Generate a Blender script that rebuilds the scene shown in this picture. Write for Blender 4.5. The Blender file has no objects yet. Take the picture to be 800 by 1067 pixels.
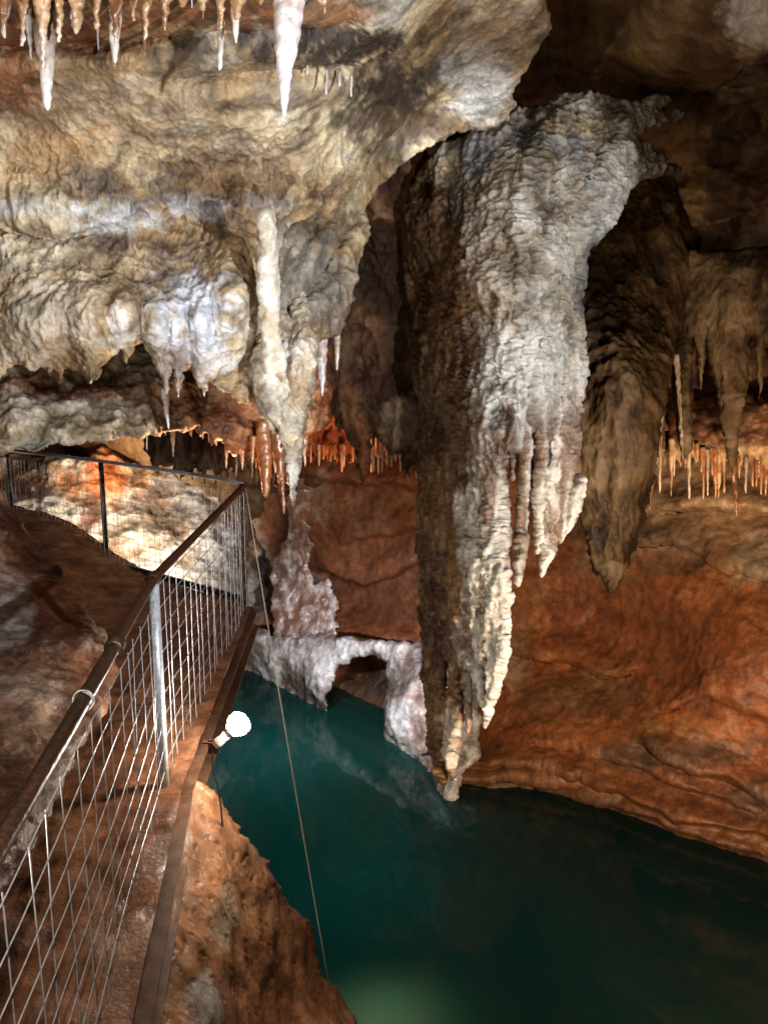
import bpy, math, random
import numpy as np
random.seed(7); rng = np.random.RandomState(7)
sc = bpy.context.scene
COL = sc.collection
F = 832.0; PITCH = math.radians(10.0); CAM = np.array([0.0, 0.0, 4.0])
FW = np.array([0, math.cos(PITCH), -math.sin(PITCH)]); UP = np.array([0, math.sin(PITCH), math.cos(PITCH)]); RT = np.array([1.0, 0, 0])

def ray(u, v):
    u = np.asarray(u, float); v = np.asarray(v, float)
    return FW + ((u-400)/F)[..., None]*RT + (-(v-533.5)/F)[..., None]*UP
def at(u, v, D): return CAM + ray(u, v)*np.asarray(D, float)[..., None]
def atz(u, v, z):
    r = ray(u, v); return CAM + r*((z-CAM[2])/r[..., 2])[..., None]
def zdepth(u, v, z): return float((z-CAM[2])/ray(u, v)[2])

# ------------------------------------------------------------------ noise
PERM = rng.permutation(256); PERM = np.concatenate([PERM]*3)
G3 = rng.normal(size=(256, 3)); G3 /= np.linalg.norm(G3, axis=1)[:, None]
RND = rng.rand(256, 3)
def _h(i, j, k): return PERM[PERM[PERM[i & 255]+(j & 255)]+(k & 255)]
def perlin(P):
    I = np.floor(P).astype(np.int64); f = P-I; w = f*f*f*(f*(f*6-15)+10)
    out = 0
    for a in (0, 1):
        wx = w[..., 0] if a else 1-w[..., 0]
        for b in (0, 1):
            wy = w[..., 1] if b else 1-w[..., 1]
            for c in (0, 1):
                wz = w[..., 2] if c else 1-w[..., 2]
                g = G3[_h(I[..., 0]+a, I[..., 1]+b, I[..., 2]+c)]
                out = out + wx*wy*wz*(g[..., 0]*(f[..., 0]-a)+g[..., 1]*(f[..., 1]-b)+g[..., 2]*(f[..., 2]-c))
    return out*1.6
def S(P, s, off=0.0):
    s = np.array(s if hasattr(s, '__len__') else (s, s, s), float)
    return P*s+off
def fbm(P, s, o=4, off=0.0, gain=0.5):
    a = 1; t = 0; Q = S(P, s, off); n = 0
    for i in range(o):
        t = t+a*perlin(Q); n += a; Q = Q*2.03+17.1; a *= gain
    return t/n*1.3
def ridged(P, s, o=4, off=0.0, gain=0.55):
    a = 1; t = 0; Q = S(P, s, off); n = 0
    for i in range(o):
        t = t+a*(1-np.abs(perlin(Q))*2); n += a; Q = Q*2.07+9.7; a *= gain
    return t/n
def worley(P, s, off=0.0):
    Q = S(P, s, off); I = np.floor(Q).astype(np.int64); f = Q-I
    d = np.full(Q.shape[:-1], 9.0)
    for a in (-1, 0, 1):
        for b in (-1, 0, 1):
            for c in (-1, 0, 1):
                r = RND[_h(I[..., 0]+a, I[..., 1]+b, I[..., 2]+c)]
                q = (r[..., 0]+a-f[..., 0])**2+(r[..., 1]+b-f[..., 1])**2+(r[..., 2]+c-f[..., 2])**2
                d = np.minimum(d, q)
    return np.sqrt(d)
def sm(a, b, x):
    t = np.clip((x-a)/(b-a), 0, 1); return t*t*(3-2*t)
def mixc(c1, c2, t): return c1+(np.asarray(c2)-c1)*t[..., None]

# ------------------------------------------------------------------ materials
def rock_mat(name, rough=0.5, wet=0.3, bump=0.5, scale=30, spec=0.5, stretch=(1, 1, 1), coat=0.0, var=0.5):
    m = bpy.data.materials.new(name); m.use_nodes = True
    N = m.node_tree.nodes; L = m.node_tree.links; N.clear()
    out = N.new('ShaderNodeOutputMaterial'); b = N.new('ShaderNodeBsdfPrincipled'); L.new(b.outputs[0], out.inputs[0])
    at_ = N.new('ShaderNodeAttribute'); at_.attribute_name = 'Col'
    tc = N.new('ShaderNodeTexCoord'); mp = N.new('ShaderNodeMapping'); mp.inputs['Scale'].default_value = stretch
    L.new(tc.outputs['Object'], mp.inputs[0])
    def noise(sc_, det=8, ro=0.6, src=None):
        n = N.new('ShaderNodeTexNoise'); n.inputs['Scale'].default_value = sc_; n.inputs['Detail'].default_value = det
        n.inputs['Roughness'].default_value = ro; L.new((src or mp).outputs[0], n.inputs['Vector']); return n
    n1 = noise(scale*0.35); n2 = noise(scale*1.6, 6, 0.7); n3 = noise(scale*0.12, 5)
    # colour variation
    mr = N.new('ShaderNodeMapRange'); mr.inputs['From Min'].default_value = 0.3; mr.inputs['From Max'].default_value = 0.7
    mr.inputs['To Min'].default_value = 1-var; mr.inputs['To Max'].default_value = 1+var*0.8; L.new(n1.outputs[0], mr.inputs[0])
    mr2 = N.new('ShaderNodeMapRange'); mr2.inputs['From Min'].default_value = 0.3; mr2.inputs['From Max'].default_value = 0.7
    mr2.inputs['To Min'].default_value = 1-var*0.6; mr2.inputs['To Max'].default_value = 1+var*0.5; L.new(n2.outputs[0], mr2.inputs[0])
    mu = N.new('ShaderNodeMath'); mu.operation = 'MULTIPLY'; L.new(mr.outputs[0], mu.inputs[0]); L.new(mr2.outputs[0], mu.inputs[1])
    vm = N.new('ShaderNodeVectorMath'); vm.operation = 'SCALE'; L.new(at_.outputs['Color'], vm.inputs[0]); L.new(mu.outputs[0], vm.inputs['Scale'])
    L.new(vm.outputs[0], b.inputs['Base Color'])
    rr = N.new('ShaderNodeMapRange'); rr.inputs['From Min'].default_value = 0.35; rr.inputs['From Max'].default_value = 0.65
    rr.inputs['To Min'].default_value = max(0.08, rough-wet); rr.inputs['To Max'].default_value = min(1, rough+wet*0.6)
    L.new(n3.outputs[0], rr.inputs[0]); L.new(rr.outputs[0], b.inputs['Roughness'])
    b.inputs['Specular IOR Level'].default_value = spec
    if coat:
        b.inputs['Coat Weight'].default_value = coat; b.inputs['Coat Roughness'].default_value = 0.12
    bp = N.new('ShaderNodeBump'); bp.inputs['Strength'].default_value = bump; bp.inputs['Distance'].default_value = 0.02
    ad = N.new('ShaderNodeMath'); ad.operation = 'MULTIPLY_ADD'; L.new(n2.outputs[0], ad.inputs[0]); ad.inputs[1].default_value = 0.35; L.new(n1.outputs[0], ad.inputs[2])
    L.new(ad.outputs[0], bp.inputs['Height']); L.new(bp.outputs[0], b.inputs['Normal'])
    return m
def plain_mat(name, col, rough=0.5, metal=0.0, var=0.3, scale=25, bump=0.2, col2=None, rust=0.5, spec=0.5):
    m = bpy.data.materials.new(name); m.use_nodes = True
    N = m.node_tree.nodes; L = m.node_tree.links; b = N['Principled BSDF']
    tc = N.new('ShaderNodeTexCoord'); n = N.new('ShaderNodeTexNoise'); n.inputs['Scale'].default_value = scale; n.inputs['Detail'].default_value = 8
    L.new(tc.outputs['Object'], n.inputs['Vector'])
    cr = N.new('ShaderNodeValToRGB'); c2 = col2 or tuple(c*(1-var) for c in col)
    cr.color_ramp.elements[0].position = rust-0.12; cr.color_ramp.elements[1].position = rust+0.12
    cr.color_ramp.elements[0].color = (*c2, 1); cr.color_ramp.elements[1].color = (*col, 1)
    L.new(n.outputs[0], cr.inputs[0]); L.new(cr.outputs[0], b.inputs['Base Color'])
    b.inputs['Roughness'].default_value = rough; b.inputs['Metallic'].default_value = metal; b.inputs['Specular IOR Level'].default_value = spec
    bp = N.new('ShaderNodeBump'); bp.inputs['Strength'].default_value = bump; bp.inputs['Distance'].default_value = 0.004
    L.new(n.outputs[0], bp.inputs['Height']); L.new(bp.outputs[0], b.inputs['Normal'])
    return m

# ------------------------------------------------------------------ object helpers
def tag(o, label=None, cat=None, group=None, kind=None):
    if label: o['label'] = label
    if cat: o['category'] = cat
    if group: o['group'] = group
    if kind: o['kind'] = kind
    return o
def empty(name, loc):
    o = bpy.data.objects.new(name, None); COL.objects.link(o); o.location = loc; o.empty_display_size = 0.1; return o
def make_obj(name, V, Fc, mat, colors=None, parent=None, smooth=True):
    V = np.asarray(V, np.float32); Fc = np.asarray(Fc, np.int32)
    if parent is not None: V = V-np.array(parent.location, np.float32)
    me = bpy.data.meshes.new(name)
    k = Fc.shape[1]
    me.vertices.add(len(V)); me.vertices.foreach_set('co', V.ravel())
    me.loops.add(len(Fc)*k); me.loops.foreach_set('vertex_index', Fc.ravel())
    me.polygons.add(len(Fc)); me.polygons.foreach_set('loop_start', np.arange(0, len(Fc)*k, k, dtype=np.int32))
    me.update(calc_edges=True)
    me.polygons.foreach_set('use_smooth', np.full(len(Fc), smooth)); 
    if colors is not None:
        ca = me.color_attributes.new('Col', 'FLOAT_COLOR', 'POINT')
        c4 = np.ones((len(V), 4), np.float32); c4[:, :3] = np.clip(colors, 0.002, 0.9); ca.data.foreach_set('color', c4.ravel())
    me.materials.append(mat); me.validate()
    o = bpy.data.objects.new(name, me); COL.objects.link(o)
    if parent is not None: o.parent = parent
    return o

def poly_sd(U, Vv, poly):
    p = np.array(poly, float); q = np.roll(p, -1, 0)
    d = np.full(U.shape, 1e9); ins = np.zeros(U.shape, bool)
    for a, b in zip(p, q):
        e = b-a; wx = U-a[0]; wy = Vv-a[1]
        t = np.clip((wx*e[0]+wy*e[1])/(e@e+1e-9), 0, 1)
        d = np.minimum(d, (wx-e[0]*t)**2+(wy-e[1]*t)**2)
        c = ((a[1] > Vv) != (b[1] > Vv))
        with np.errstate(divide='ignore', invalid='ignore'):
            ins ^= c & (U < (b[0]-a[0])*(Vv-a[1])/(b[1]-a[1]+1e-12)+a[0])
    return np.where(ins, -1, 1)*np.sqrt(d)
def stroke_sd(U, Vv, pts):
    """tapered chain of (u, v, r): signed distance, distance to axis, local radius"""
    best = np.full(U.shape, 1e9); dd = np.full(U.shape, 1e9); rr = np.zeros(U.shape)
    for a, b in zip(pts[:-1], pts[1:]):
        ex, ey = b[0]-a[0], b[1]-a[1]
        t = np.clip(((U-a[0])*ex+(Vv-a[1])*ey)/(ex*ex+ey*ey+1e-9), 0, 1)
        d = np.hypot(U-a[0]-ex*t, Vv-a[1]-ey*t); r = a[2]+(b[2]-a[2])*t
        k = d-r < best
        best = np.where(k, d-r, best); dd = np.where(k, d, dd); rr = np.where(k, r, rr)
    return best, dd, rr
def rbf(cps):
    c = np.array(cps, float); X = c[:, :2]/400; y = c[:, 2]
    def phi(r2): return 0.5*r2*np.log(r2+1e-9)
    n = len(c); K = phi(((X[:, None]-X[None])**2).sum(-1))+np.eye(n)*1e-4
    Pm = np.c_[np.ones(n), X]; A = np.block([[K, Pm], [Pm.T, np.zeros((3, 3))]])
    w = np.linalg.solve(A, np.r_[y, 0, 0, 0])
    lo, hi = y.min()-0.6, y.max()+0.8
    def f(U, Vv):
        x = U/400; z = Vv/400; o = w[n]+w[n+1]*x+w[n+2]*z
        for i in range(n): o = o+w[i]*phi((x-X[i, 0])**2+(z-X[i, 1])**2)
        return np.clip(o, lo, hi)
    return f
def inflate(mask, step, L):
    lv = [(mask, step)]
    while min(lv[-1][0].shape) > 24: lv.append((lv[-1][0][::2, ::2], lv[-1][1]*2))
    u = np.zeros(lv[-1][0].shape)
    for m, s in reversed(lv):
        if u.shape != m.shape:
            u = np.repeat(np.repeat(u, 2, 0), 2, 1)[:m.shape[0], :m.shape[1]]
            u = np.pad(u, ((0, m.shape[0]-u.shape[0]), (0, m.shape[1]-u.shape[1])))
        mm = m.astype(float)
        for _ in range(70):
            p = np.pad(u, 1, mode='edge')
            u = (p[2:, 1:-1]+p[:-2, 1:-1]+p[1:-1, 2:]+p[1:-1, :-2]+2*s*s)/(4+s*s/L/L)*mm
    return np.sqrt(np.maximum(u, 0))

def relief(name, poly, depth, mat, disp, color, step=1.5, L=25, bulge=1.0, warp=(2.0, 14.0), strokes=(), feat=None,
           back=0.7, seed=0.0, bounds=None, root=None):
    """A rounded rock body: outline (poly + tapered strokes), depth field, inflated thickness, then noise along the normal."""
    allp = list(poly)+[(p[0], p[1]) for s in strokes for p in s['pts']]
    us = [p[0] for p in allp]; vs = [p[1] for p in allp]
    u0, u1, v0, v1 = bounds or (min(us)-14, max(us)+14, min(vs)-14, max(vs)+14)
    uu = np.arange(u0, u1, step); vv = np.arange(v0, v1, step); U, Vv = np.meshgrid(uu, vv)
    W3 = np.stack([U/warp[1], Vv/warp[1], np.full_like(U, seed)], -1)
    wu = fbm(W3, 1, 3, 3.3)*warp[0]*1.6; wv = fbm(W3, 1, 3, 77.7)*warp[0]*1.6
    Uw, Vw = U+wu, Vv+wv
    sd = poly_sd(Uw, Vw, poly) if len(poly) else np.full(U.shape, 1e9)
    st = []
    for s in strokes:
        b, d, r = stroke_sd(Uw, Vw, s['pts']); st.append((s, d, r)); 
        if s.get('outline', True): sd = np.minimum(sd, b)
    gy, gx = np.gradient(sd, step); gn = np.hypot(gx, gy)+1e-6
    inside = sd < 0
    Us = np.where(inside, U, U-sd*gx/gn**2*1.0); Vs = np.where(inside, Vv, Vv-sd*gy/gn**2*1.0)
    D = depth(Us, Vs)
    px = D/F
    h = inflate(inside, step, L)*bulge if bulge > 0 else np.zeros(U.shape)
    for s, d, r in st:
        hs = np.sqrt(np.maximum(r*r-d*d, 0))*s.get('k', 1.0)+s.get('off', 0)*np.clip((r-d)/ (0.35*r+1e-3), 0, 1)
        kk = 3.0
        h = np.where(d < r*1.6+4, np.log(np.exp(np.clip(h/kk, 0, 60))+np.exp(np.clip(hs/kk, 0, 60))-1+1e-9)*kk, h) if s.get('soft') else np.maximum(h, hs)
    if feat is not None: h = h+feat(Us, Vs, D)/px
    h = np.where(inside, h, 0)
    Dd = D-h*px
    P = at(Us, Vs, Dd)
    Pu = np.gradient(P, axis=1); Pv = np.gradient(P, axis=0)
    N = np.cross(Pv, Pu); N /= np.linalg.norm(N, axis=-1)[..., None]+1e-9
    tocam = CAM-P; tocam /= np.linalg.norm(tocam, axis=-1)[..., None]
    sg = np.sign((N*tocam).sum(-1)); N *= np.where(sg == 0, 1, sg)[..., None]
    N = N*0.6+tocam*0.4; N /= np.linalg.norm(N, axis=-1)[..., None]+1e-9
    nd = disp(P, Us, Vs)
    edge = np.clip(-sd/(4*step), 0, 1)
    edge = 0.15+0.85*edge*edge*(3-2*edge)
    P2 = P+N*(nd*edge)[..., None]
    C = color(P, Us, Vs, nd)
    cell = inside[:-1, :-1] | inside[1:, :-1] | inside[:-1, 1:] | inside[1:, 1:]
    used = np.zeros(U.shape, bool)
    used[:-1, :-1] |= cell; used[1:, :-1] |= cell; used[:-1, 1:] |= cell; used[1:, 1:] |= cell
    idx = np.full(U.shape, -1); idx[used] = np.arange(used.sum())
    jj, ii = np.nonzero(cell)
    Fq = np.stack([idx[jj, ii], idx[jj+1, ii], idx[jj+1, ii+1], idx[jj, ii+1]], 1)
    V = P2[used]; Cc = C[used]
    if back > 0:
        inn = used & inside; Pb = at(Us, Vs, D+h*px*back+0.03*edge)
        idb = idx.copy(); nb = len(V); idb[inn] = nb+np.arange(inn.sum())
        Fb = np.stack([idb[jj, ii], idb[jj, ii+1], idb[jj+1, ii+1], idb[jj+1, ii]], 1)
        V = np.concatenate([V, Pb[inn]]); Cc = np.concatenate([Cc, C[inn]]); Fq = np.concatenate([Fq, Fb])
    return make_obj(name, V, Fq, mat, Cc, parent=root)

def tube(name, pts, radii, mat, segs=8, color=None, parent=None, rough=0.0, nscale=20, sub=0, cap=True, flute=0.0, colf=None):
    pts = np.array(pts, float); radii = np.array(radii, float)
    if sub:
        n = len(pts); t = np.linspace(0, n-1, sub)
        # Catmull-Rom
        i = np.clip(t.astype(int), 0, n-2); f = (t-i)[:, None]
        p0 = pts[np.clip(i-1, 0, n-1)]; p1 = pts[i]; p2 = pts[i+1]; p3 = pts[np.clip(i+2, 0, n-1)]
        pts2 = 0.5*((2*p1)+(-p0+p2)*f+(2*p0-5*p1+4*p2-p3)*f**2+(-p0+3*p1-3*p2+p3)*f**3)
        radii = np.interp(t, np.arange(n), radii); pts = pts2
    T = np.gradient(pts, axis=0); T /= np.linalg.norm(T, axis=1)[:, None]+1e-9
    ref = np.array([0, 1.0, 0]) if abs(T[:, 2]).mean() > 0.8 else np.array([0, 0, 1.0])
    A = np.cross(T, ref); A /= np.linalg.norm(A, axis=1)[:, None]; B = np.cross(T, A)
    th = np.linspace(0, 2*math.pi, segs, endpoint=False)
    R = np.repeat(radii[:, None], segs, 1)
    dirs = A[:, None]*np.cos(th)[None, :, None]+B[:, None]*np.sin(th)[None, :, None]
    V = pts[:, None]+dirs*R[..., None]
    nz = 0
    if rough:
        nz = fbm(V, (nscale, nscale, nscale*0.45), 4, 5.0)+0.7*ridged(V, (nscale*1.2, nscale*1.2, nscale*2.2), 2)-0.4
        V = V+dirs*(nz*rough*np.minimum(R/ (radii.max()*0.35+1e-6), 1))[..., None]
    if flute:
        V = V+dirs*(flute*R*np.sin(th*5+pts[:, 2:3]*3))[..., None]
    n = len(pts); a = np.arange(n-1)[:, None]*segs; b = np.arange(segs)[None]; b2 = (b+1) % segs
    Fq = np.stack([a+b, a+b2, a+segs+b2, a+segs+b], -1).reshape(-1, 4)
    C = None
    if colf is not None: C = colf(V, nz if rough else V[..., 0]*0).reshape(-1, 3)
    V = V.reshape(-1, 3)
    if cap:
        V = np.concatenate([V, pts[:1], pts[-1:]]); k = len(V)
        if C is not None: C = np.concatenate([C, C[:1], C[-1:]])
        bb = np.arange(segs); b3 = (bb+1) % segs
        Fq = np.concatenate([Fq, np.stack([bb, np.full(segs, k-2), np.full(segs, k-2), b3], 1)[:, [0, 1, 3, 3]], np.stack([(n-1)*segs+bb, (n-1)*segs+b3, np.full(segs, k-1), np.full(segs, k-1)], 1)])
        # quads with a repeated index -> build as tris instead
        q = Fq[:-2*segs]; t1 = Fq[-2*segs:-segs][:, [0, 1, 2]]; t2 = Fq[-segs:][:, [0, 1, 2]]
        tri = np.concatenate([q[:, [0, 1, 2]], q[:, [0, 2, 3]], t1, t2]); Fq = tri
    return V, Fq, C
def tube_obj(name, pts, radii, mat, parent=None, **k):
    V, Fq, C = tube(name, pts, radii, mat, **k)
    return make_obj(name, V, Fq, mat, C, parent)
def join(parts):
    Vs, Fs, n = [], [], 0
    for V, Fq, C in parts: Vs.append(V); Fs.append(Fq+n); n += len(V)
    return np.concatenate(Vs), np.concatenate(Fs)
def boxm(c, ax, ay, az):
    c = np.array(c, float); ax, ay, az = map(lambda q: np.array(q, float)/2, (ax, ay, az))
    V = np.array([c+i*ax+j*ay+k*az for i in (-1, 1) for j in (-1, 1) for k in (-1, 1)])
    Fq = np.array([[0, 1, 3, 2], [4, 6, 7, 5], [0, 4, 5, 1], [2, 3, 7, 6], [0, 2, 6, 4], [1, 5, 7, 3]])
    return V, Fq, None

# palette (linear albedo)
CREAM = (.50, .38, .25); TAN = (.36, .24, .13); BROWN = (.16, .085, .04); DARK = (.045, .028, .018); WHITE = (.70, .68, .66)
GREY = (.30, .29, .28); RED = (.30, .085, .030); ORANGE = (.46, .19, .07); MUD = (.22, .085, .038); OCHRE = (.42, .24, .11)
def blobs(C, U, V, P, lst, seed=0):
    n = fbm(np.stack([U/16, V/16, U*0+seed], -1), 1, 4, 1.7)
    n2 = fbm(np.stack([U/5, V/5, U*0+seed], -1), 1, 3, 8.7)
    for (u, v, ru, rv, col, s) in lst:
        q = ((U-u)/ru)**2+((V-v)/rv)**2
        w = np.clip(s*sm(1.15, 0.15, q+n*0.95+n2*0.5), 0, 1)
        C = mixc(C, col, w)
    return C

M_pale = rock_mat('pale_limestone', 0.5, 0.3, 1.0, 30, 0.5, var=0.6)
M_flow = rock_mat('wet_flowstone', 0.42, 0.25, 0.9, 34, 0.5, var=0.5)
M_mud = rock_mat('red_mud_rock', 0.5, 0.3, 0.75, 26, 0.45, var=0.5)
M_dark = rock_mat('brown_flowstone', 0.7, 0.2, 0.8, 26, 0.25, stretch=(1, 1, .4), var=0.45)
M_wet = rock_mat('dripping_calcite', 0.28, 0.15, 0.4, 30, 0.6, coat=0.4, var=0.2)
M_lav = rock_mat('wet_white_flowstone', 0.3, 0.2, 0.9, 30, 0.7, coat=0.3, var=0.45)

exec_parts = []
# ================================================================== THE CAVE
def col_base(P, nd, lo, mid, hi, s=2.0, off=0.0, k=1.0, sc_nd=0.03):
    n = fbm(P, s, 5, off)+0.9*np.clip(nd/sc_nd, -1, 1)*k*0.5
    C = mixc(np.array(lo)[None, None]*np.ones(P.shape), mid, sm(-0.55, 0.05, n)); return mixc(C, hi, sm(0.05, 0.6, n))

# ---- left ceiling ------------------------------------------------
ceil_poly = [(-150, -120), (-150, 400), (0, 396), (10, 382), (22, 380), (33, 386), (50, 384), (54, 392), (58, 383), (62, 396), (67, 385), (84, 386),
    (92, 399), (101, 396), (111, 380), (124, 362), (131, 377), (140, 364), (150, 356), (158, 374), (168, 396), (174, 414), (177, 398), (182, 386), (186, 413),
    (191, 388), (200, 382), (206, 402), (213, 412), (217, 398), (226, 404), (236, 409), (248, 418), (258, 420), (264, 402), (268, 396), (276, 425), (283, 440), (294, 456),
    (305, 470), (314, 440), (321, 412), (324, 388), (329, 378), (336, 356), (347, 352), (356, 348), (364, 326),
    (372, 280), (380, 256), (385, 238), (381, 216), (398, 192), (430, 163), (470, 138), (505, 134), (528, 126), (538, 110), (535, 96), (542, 84), (560, 50), (568, 38), (575, 28), (570, 0), (560, -120)]
dep_ceil = rbf([(-150, -120, 2.0), (200, -120, 2.1), (560, -120, 2.9), (-150, 100, 2.9), (200, 100, 3.05), (400, 60, 3.3), (540, 60, 3.9), (470, 110, 4.3), (-100, 230, 3.35), (200, 225, 3.52),
    (350, 225, 3.85), (-100, 300, 3.3), (200, 300, 3.45), (340, 320, 3.9), (-100, 400, 3.35), (200, 400, 3.5), (305, 460, 3.75)])
def drape_feat(U, V, D):
    f = 0
    for (u, w, v0, v1, a) in [(40, 30, 300, 400, .07), (95, 26, 290, 400, .08), (130, 14, 300, 380, .06), (165, 14, 330, 410, .09), (186, 8, 350, 412, .07), (211, 10, 330, 412, .09),
                              (248, 22, 330, 420, .09), (283, 14, 240, 450, .12), (305, 13, 330, 470, .15), (325, 8, 330, 380, .06)]:
        f = f+a*np.exp(-((U-u)/w)**2)*sm(v0-60, v1-20, V)
    f = f-0.03*np.exp(-((V-238-8*np.sin(U/40))/14)**2)*sm(420, 300, U)+0.06*np.exp(-((V-215)/30)**2)*sm(420, 300, U)+.16*np.exp(-((U-245)/26)**2-((V-300)/60)**2)+.10*np.exp(-((U-340)/40)**2-((V-190)/60)**2)   # ledge line
    f = f+0.12*np.exp(-((V-330)/30)**2)*np.exp(-((U-120)/130)**2)
    f = f-0.35*sm(70, 10, V)*sm(250, 60, U)-0.2*sm(60, 10, V)*sm(60, 230, U)*sm(420, 330, U)
    f = f-0.12*np.exp(-(((V-62)-(U-330)*-0.1)/18)**2)*sm(150, 210, U)*sm(450, 380, U)
    f = f-0.25*np.exp(-(((U-432)+(V-120)*0.7)/26)**2)*sm(60, 120, V)
    return f
def disp_ceil(P, U, V):
    low = sm(70, 210, V+40*fbm(P, 1.3, 2, 4))
    a = 0.08*fbm(P, 1.1, 4, 2)
    strata = 0.016*ridged(P+.1*fbm(P, 2, 2, 5)[..., None], (1.6, 3, 6), 4, 3)*(1-low*0.7)
    w = worley(P+0.05*fbm(P, 6, 2, 9)[..., None], (9, 9, 6)); w_ = worley(P+0.09*fbm(P, 5, 2, 19)[..., None], (7, 7, 2.2), 5); hm = sm(285, 330, V); crink = ((0.5-w)*0.042*(1-hm)+(0.5-w_)*0.05*hm)*low
    fr = 0.014*ridged(P+.05*fbm(P, 4, 2, 39)[..., None], (26, 26, 11), 3, 18)*low+0.03*ridged(P+.04*fbm(P, 6, 2, 29)[..., None], (13, 13, 6), 4, 8)*low*(1-.5*hm)+0.010*ridged(P, (22, 22, 16), 3, 8)
    w2 = (0.5-worley(P, (22, 22, 14), 4))*0.012*low*(1-hm)
    return a+strata+crink+fr+w2+0.012*fbm(P, 14, 4, 2)
def c_ceil(P, U, V, nd):
    C = col_base(P, nd-0.06, (.36, .24, .12), (.60, .47, .29), (.76, .67, .50), 2.2, 1.0)
    C = mixc(C, (.66, .62, .54), 0.5*sm(0.2, 0.5, fbm(P, (4, 4, 7), 4, 71))); C = mixc(C, (.13, .10, .07), 0.75*sm(0.24, 0.5, fbm(P+.1*fbm(P, 4, 2, 6)[..., None], (2.2, 3, 5), 5, 171))); C = mixc(C, (.46, .29, .12), .4*sm(.1, .5, fbm(P, 1.7, 4, 271)))
    n = fbm(P, (1.5, 3, 6), 4, 31); C = mixc(C, GREY, 0.6*sm(0.15, 0.6, n)); C = mixc(C, OCHRE, 0.55*sm(0.2, 0.6, fbm(P, 2.6, 3, 55)))
    C = mixc(C, TAN, 0.5*sm(240, 300, V)*sm(360, 320, V))
    C = mixc(C, (.16, .11, .07), .75*sm(.92, .985, 1-np.abs(perlin(S(P+.2*fbm(P, 2.4, 4, 3)[..., None], (1.3, 1.6, 3.4), 61)))))
    C = blobs(C, U, V, P, [(330, 38, 110, 34, DARK, 1), (410, 85, 60, 40, DARK, .95), (380, 120, 60, 16, (.12, .08, .05), .7), (200, 60, 30, 26, (.12, .09, .06), .8), (100, 195, 40, 22, (.14, .10, .07), .8),
        (40, 20, 150, 42, (.20, .07, .025), 1), (-40, 60, 100, 60, (.20, .07, .025), 1), (20, 90, 46, 40, (.26, .10, .04), .9), (200, 10, 200, 22, (.24, .09, .03), 1), (340, 10, 50, 20, (.30, .15, .07), .8),
        (130, 228, 70, 20, (.64, .67, .72), .7), (205, 216, 40, 16, (.66, .71, .80), .7), (275, 212, 40, 12, (.60, .62, .66), .5), (40, 214, 40, 10, (.60, .60, .60), .5), (300, 262, 26, 40, (.50, .48, .44), .5), (190, 350, 52, 80, (.68, .69, .74), .6), (205, 330, 40, 60, (.68, .74, .86), .7), (290, 360, 60, 60, (.62, .55, .46), .6), (60, 330, 60, 40, (.56, .50, .42), .7), (125, 345, 16, 26, WHITE, .7), (500, 85, 45, 50, (.66, .66, .64), .95), (520, 30, 60, 40, (.56, .45, .33), .6),
        (330, 300, 50, 60, (.34, .33, .31), .7), (300, 400, 24, 60, (.58, .52, .44), .7), (350, 240, 30, 20, (.14, .11, .08), .7), (95, 255, 60, 14, (.10, .07, .05), .7), (190, 285, 60, 20, (.15, .11, .08), .5),
        (30, 240, 40, 20, TAN, .6), (440, 130, 60, 25, (.14, .08, .04), .8), (250, 150, 90, 30, (.42, .30, .19), .6), (130, 110, 110, 40, (.50, .36, .24), .6), (30, 370, 50, 20, (.5, .42, .34), .6)])
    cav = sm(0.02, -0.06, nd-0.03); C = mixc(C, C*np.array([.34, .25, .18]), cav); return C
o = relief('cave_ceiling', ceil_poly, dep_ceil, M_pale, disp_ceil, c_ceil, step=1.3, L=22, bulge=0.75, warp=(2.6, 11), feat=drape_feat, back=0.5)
tag(o, 'pale cream limestone overhang with crinkled drapery along its lower edge', kind='structure')

# ---- second layer below the overhang -----------------------------
shelf_poly = [(-150, 370), (-150, 474), (0, 475), (20, 466), (34, 471), (48, 468), (60, 461), (75, 466), (90, 459), (110, 462), (130, 455), (148, 459), (156, 452), (166, 456), (178, 449), (190, 452),
    (203, 446), (209, 456), (214, 449), (222, 464), (228, 457), (236, 468), (244, 478), (250, 472), (256, 478), (261, 470), (268, 482), (273, 470), (300, 470), (345, 440), (345, 360), (200, 330)]
dep_shelf = rbf([(-150, 370, 4.6), (-150, 474, 4.3), (100, 380, 4.9), (100, 460, 4.5), (200, 380, 5.2), (200, 450, 5.0), (300, 400, 5.6), (260, 475, 5.3), (340, 440, 5.8)])
def disp_shelf(P, U, V):
    w = worley(P+0.05*fbm(P, 5, 2, 9)[..., None], (7, 7, 5))
    return 0.09*fbm(P, 1.6, 4, 12)+(0.5-w)*0.10+0.045*ridged(P, (5, 5, 9), 4, 5)+0.02*ridged(P, (18, 18, 8), 3, 5)
def c_shelf(P, U, V, nd):
    C = col_base(P, nd-0.05, (.34, .25, .15), (.56, .47, .35), (.72, .66, .56), 3, 3)
    Co = col_base(P, nd-0.05, (.20, .06, .02), (.42, .16, .06), (.60, .30, .15), 4, 13)
    t = sm(120, 215, U+30*fbm(P, 3, 3, 2)+0.5*(430-V)); C = C*(1-t[..., None])+Co*t[..., None]
    C = blobs(C, U, V, P, [(70, 405, 110, 16, (.16, .06, .025), .95), (190, 415, 50, 20, (.20, .08, .03), .8), (110, 462, 90, 8, (.6, .56, .5), .8), (150, 385, 30, 22, (.28, .23, .18), .8)])
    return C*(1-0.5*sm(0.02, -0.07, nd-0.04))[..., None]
o = relief('cave_ceiling', shelf_poly, dep_shelf, M_pale, disp_shelf, c_shelf, step=1.4, L=14, bulge=0.8, warp=(2.2, 9), back=0.5, seed=3)
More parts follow.
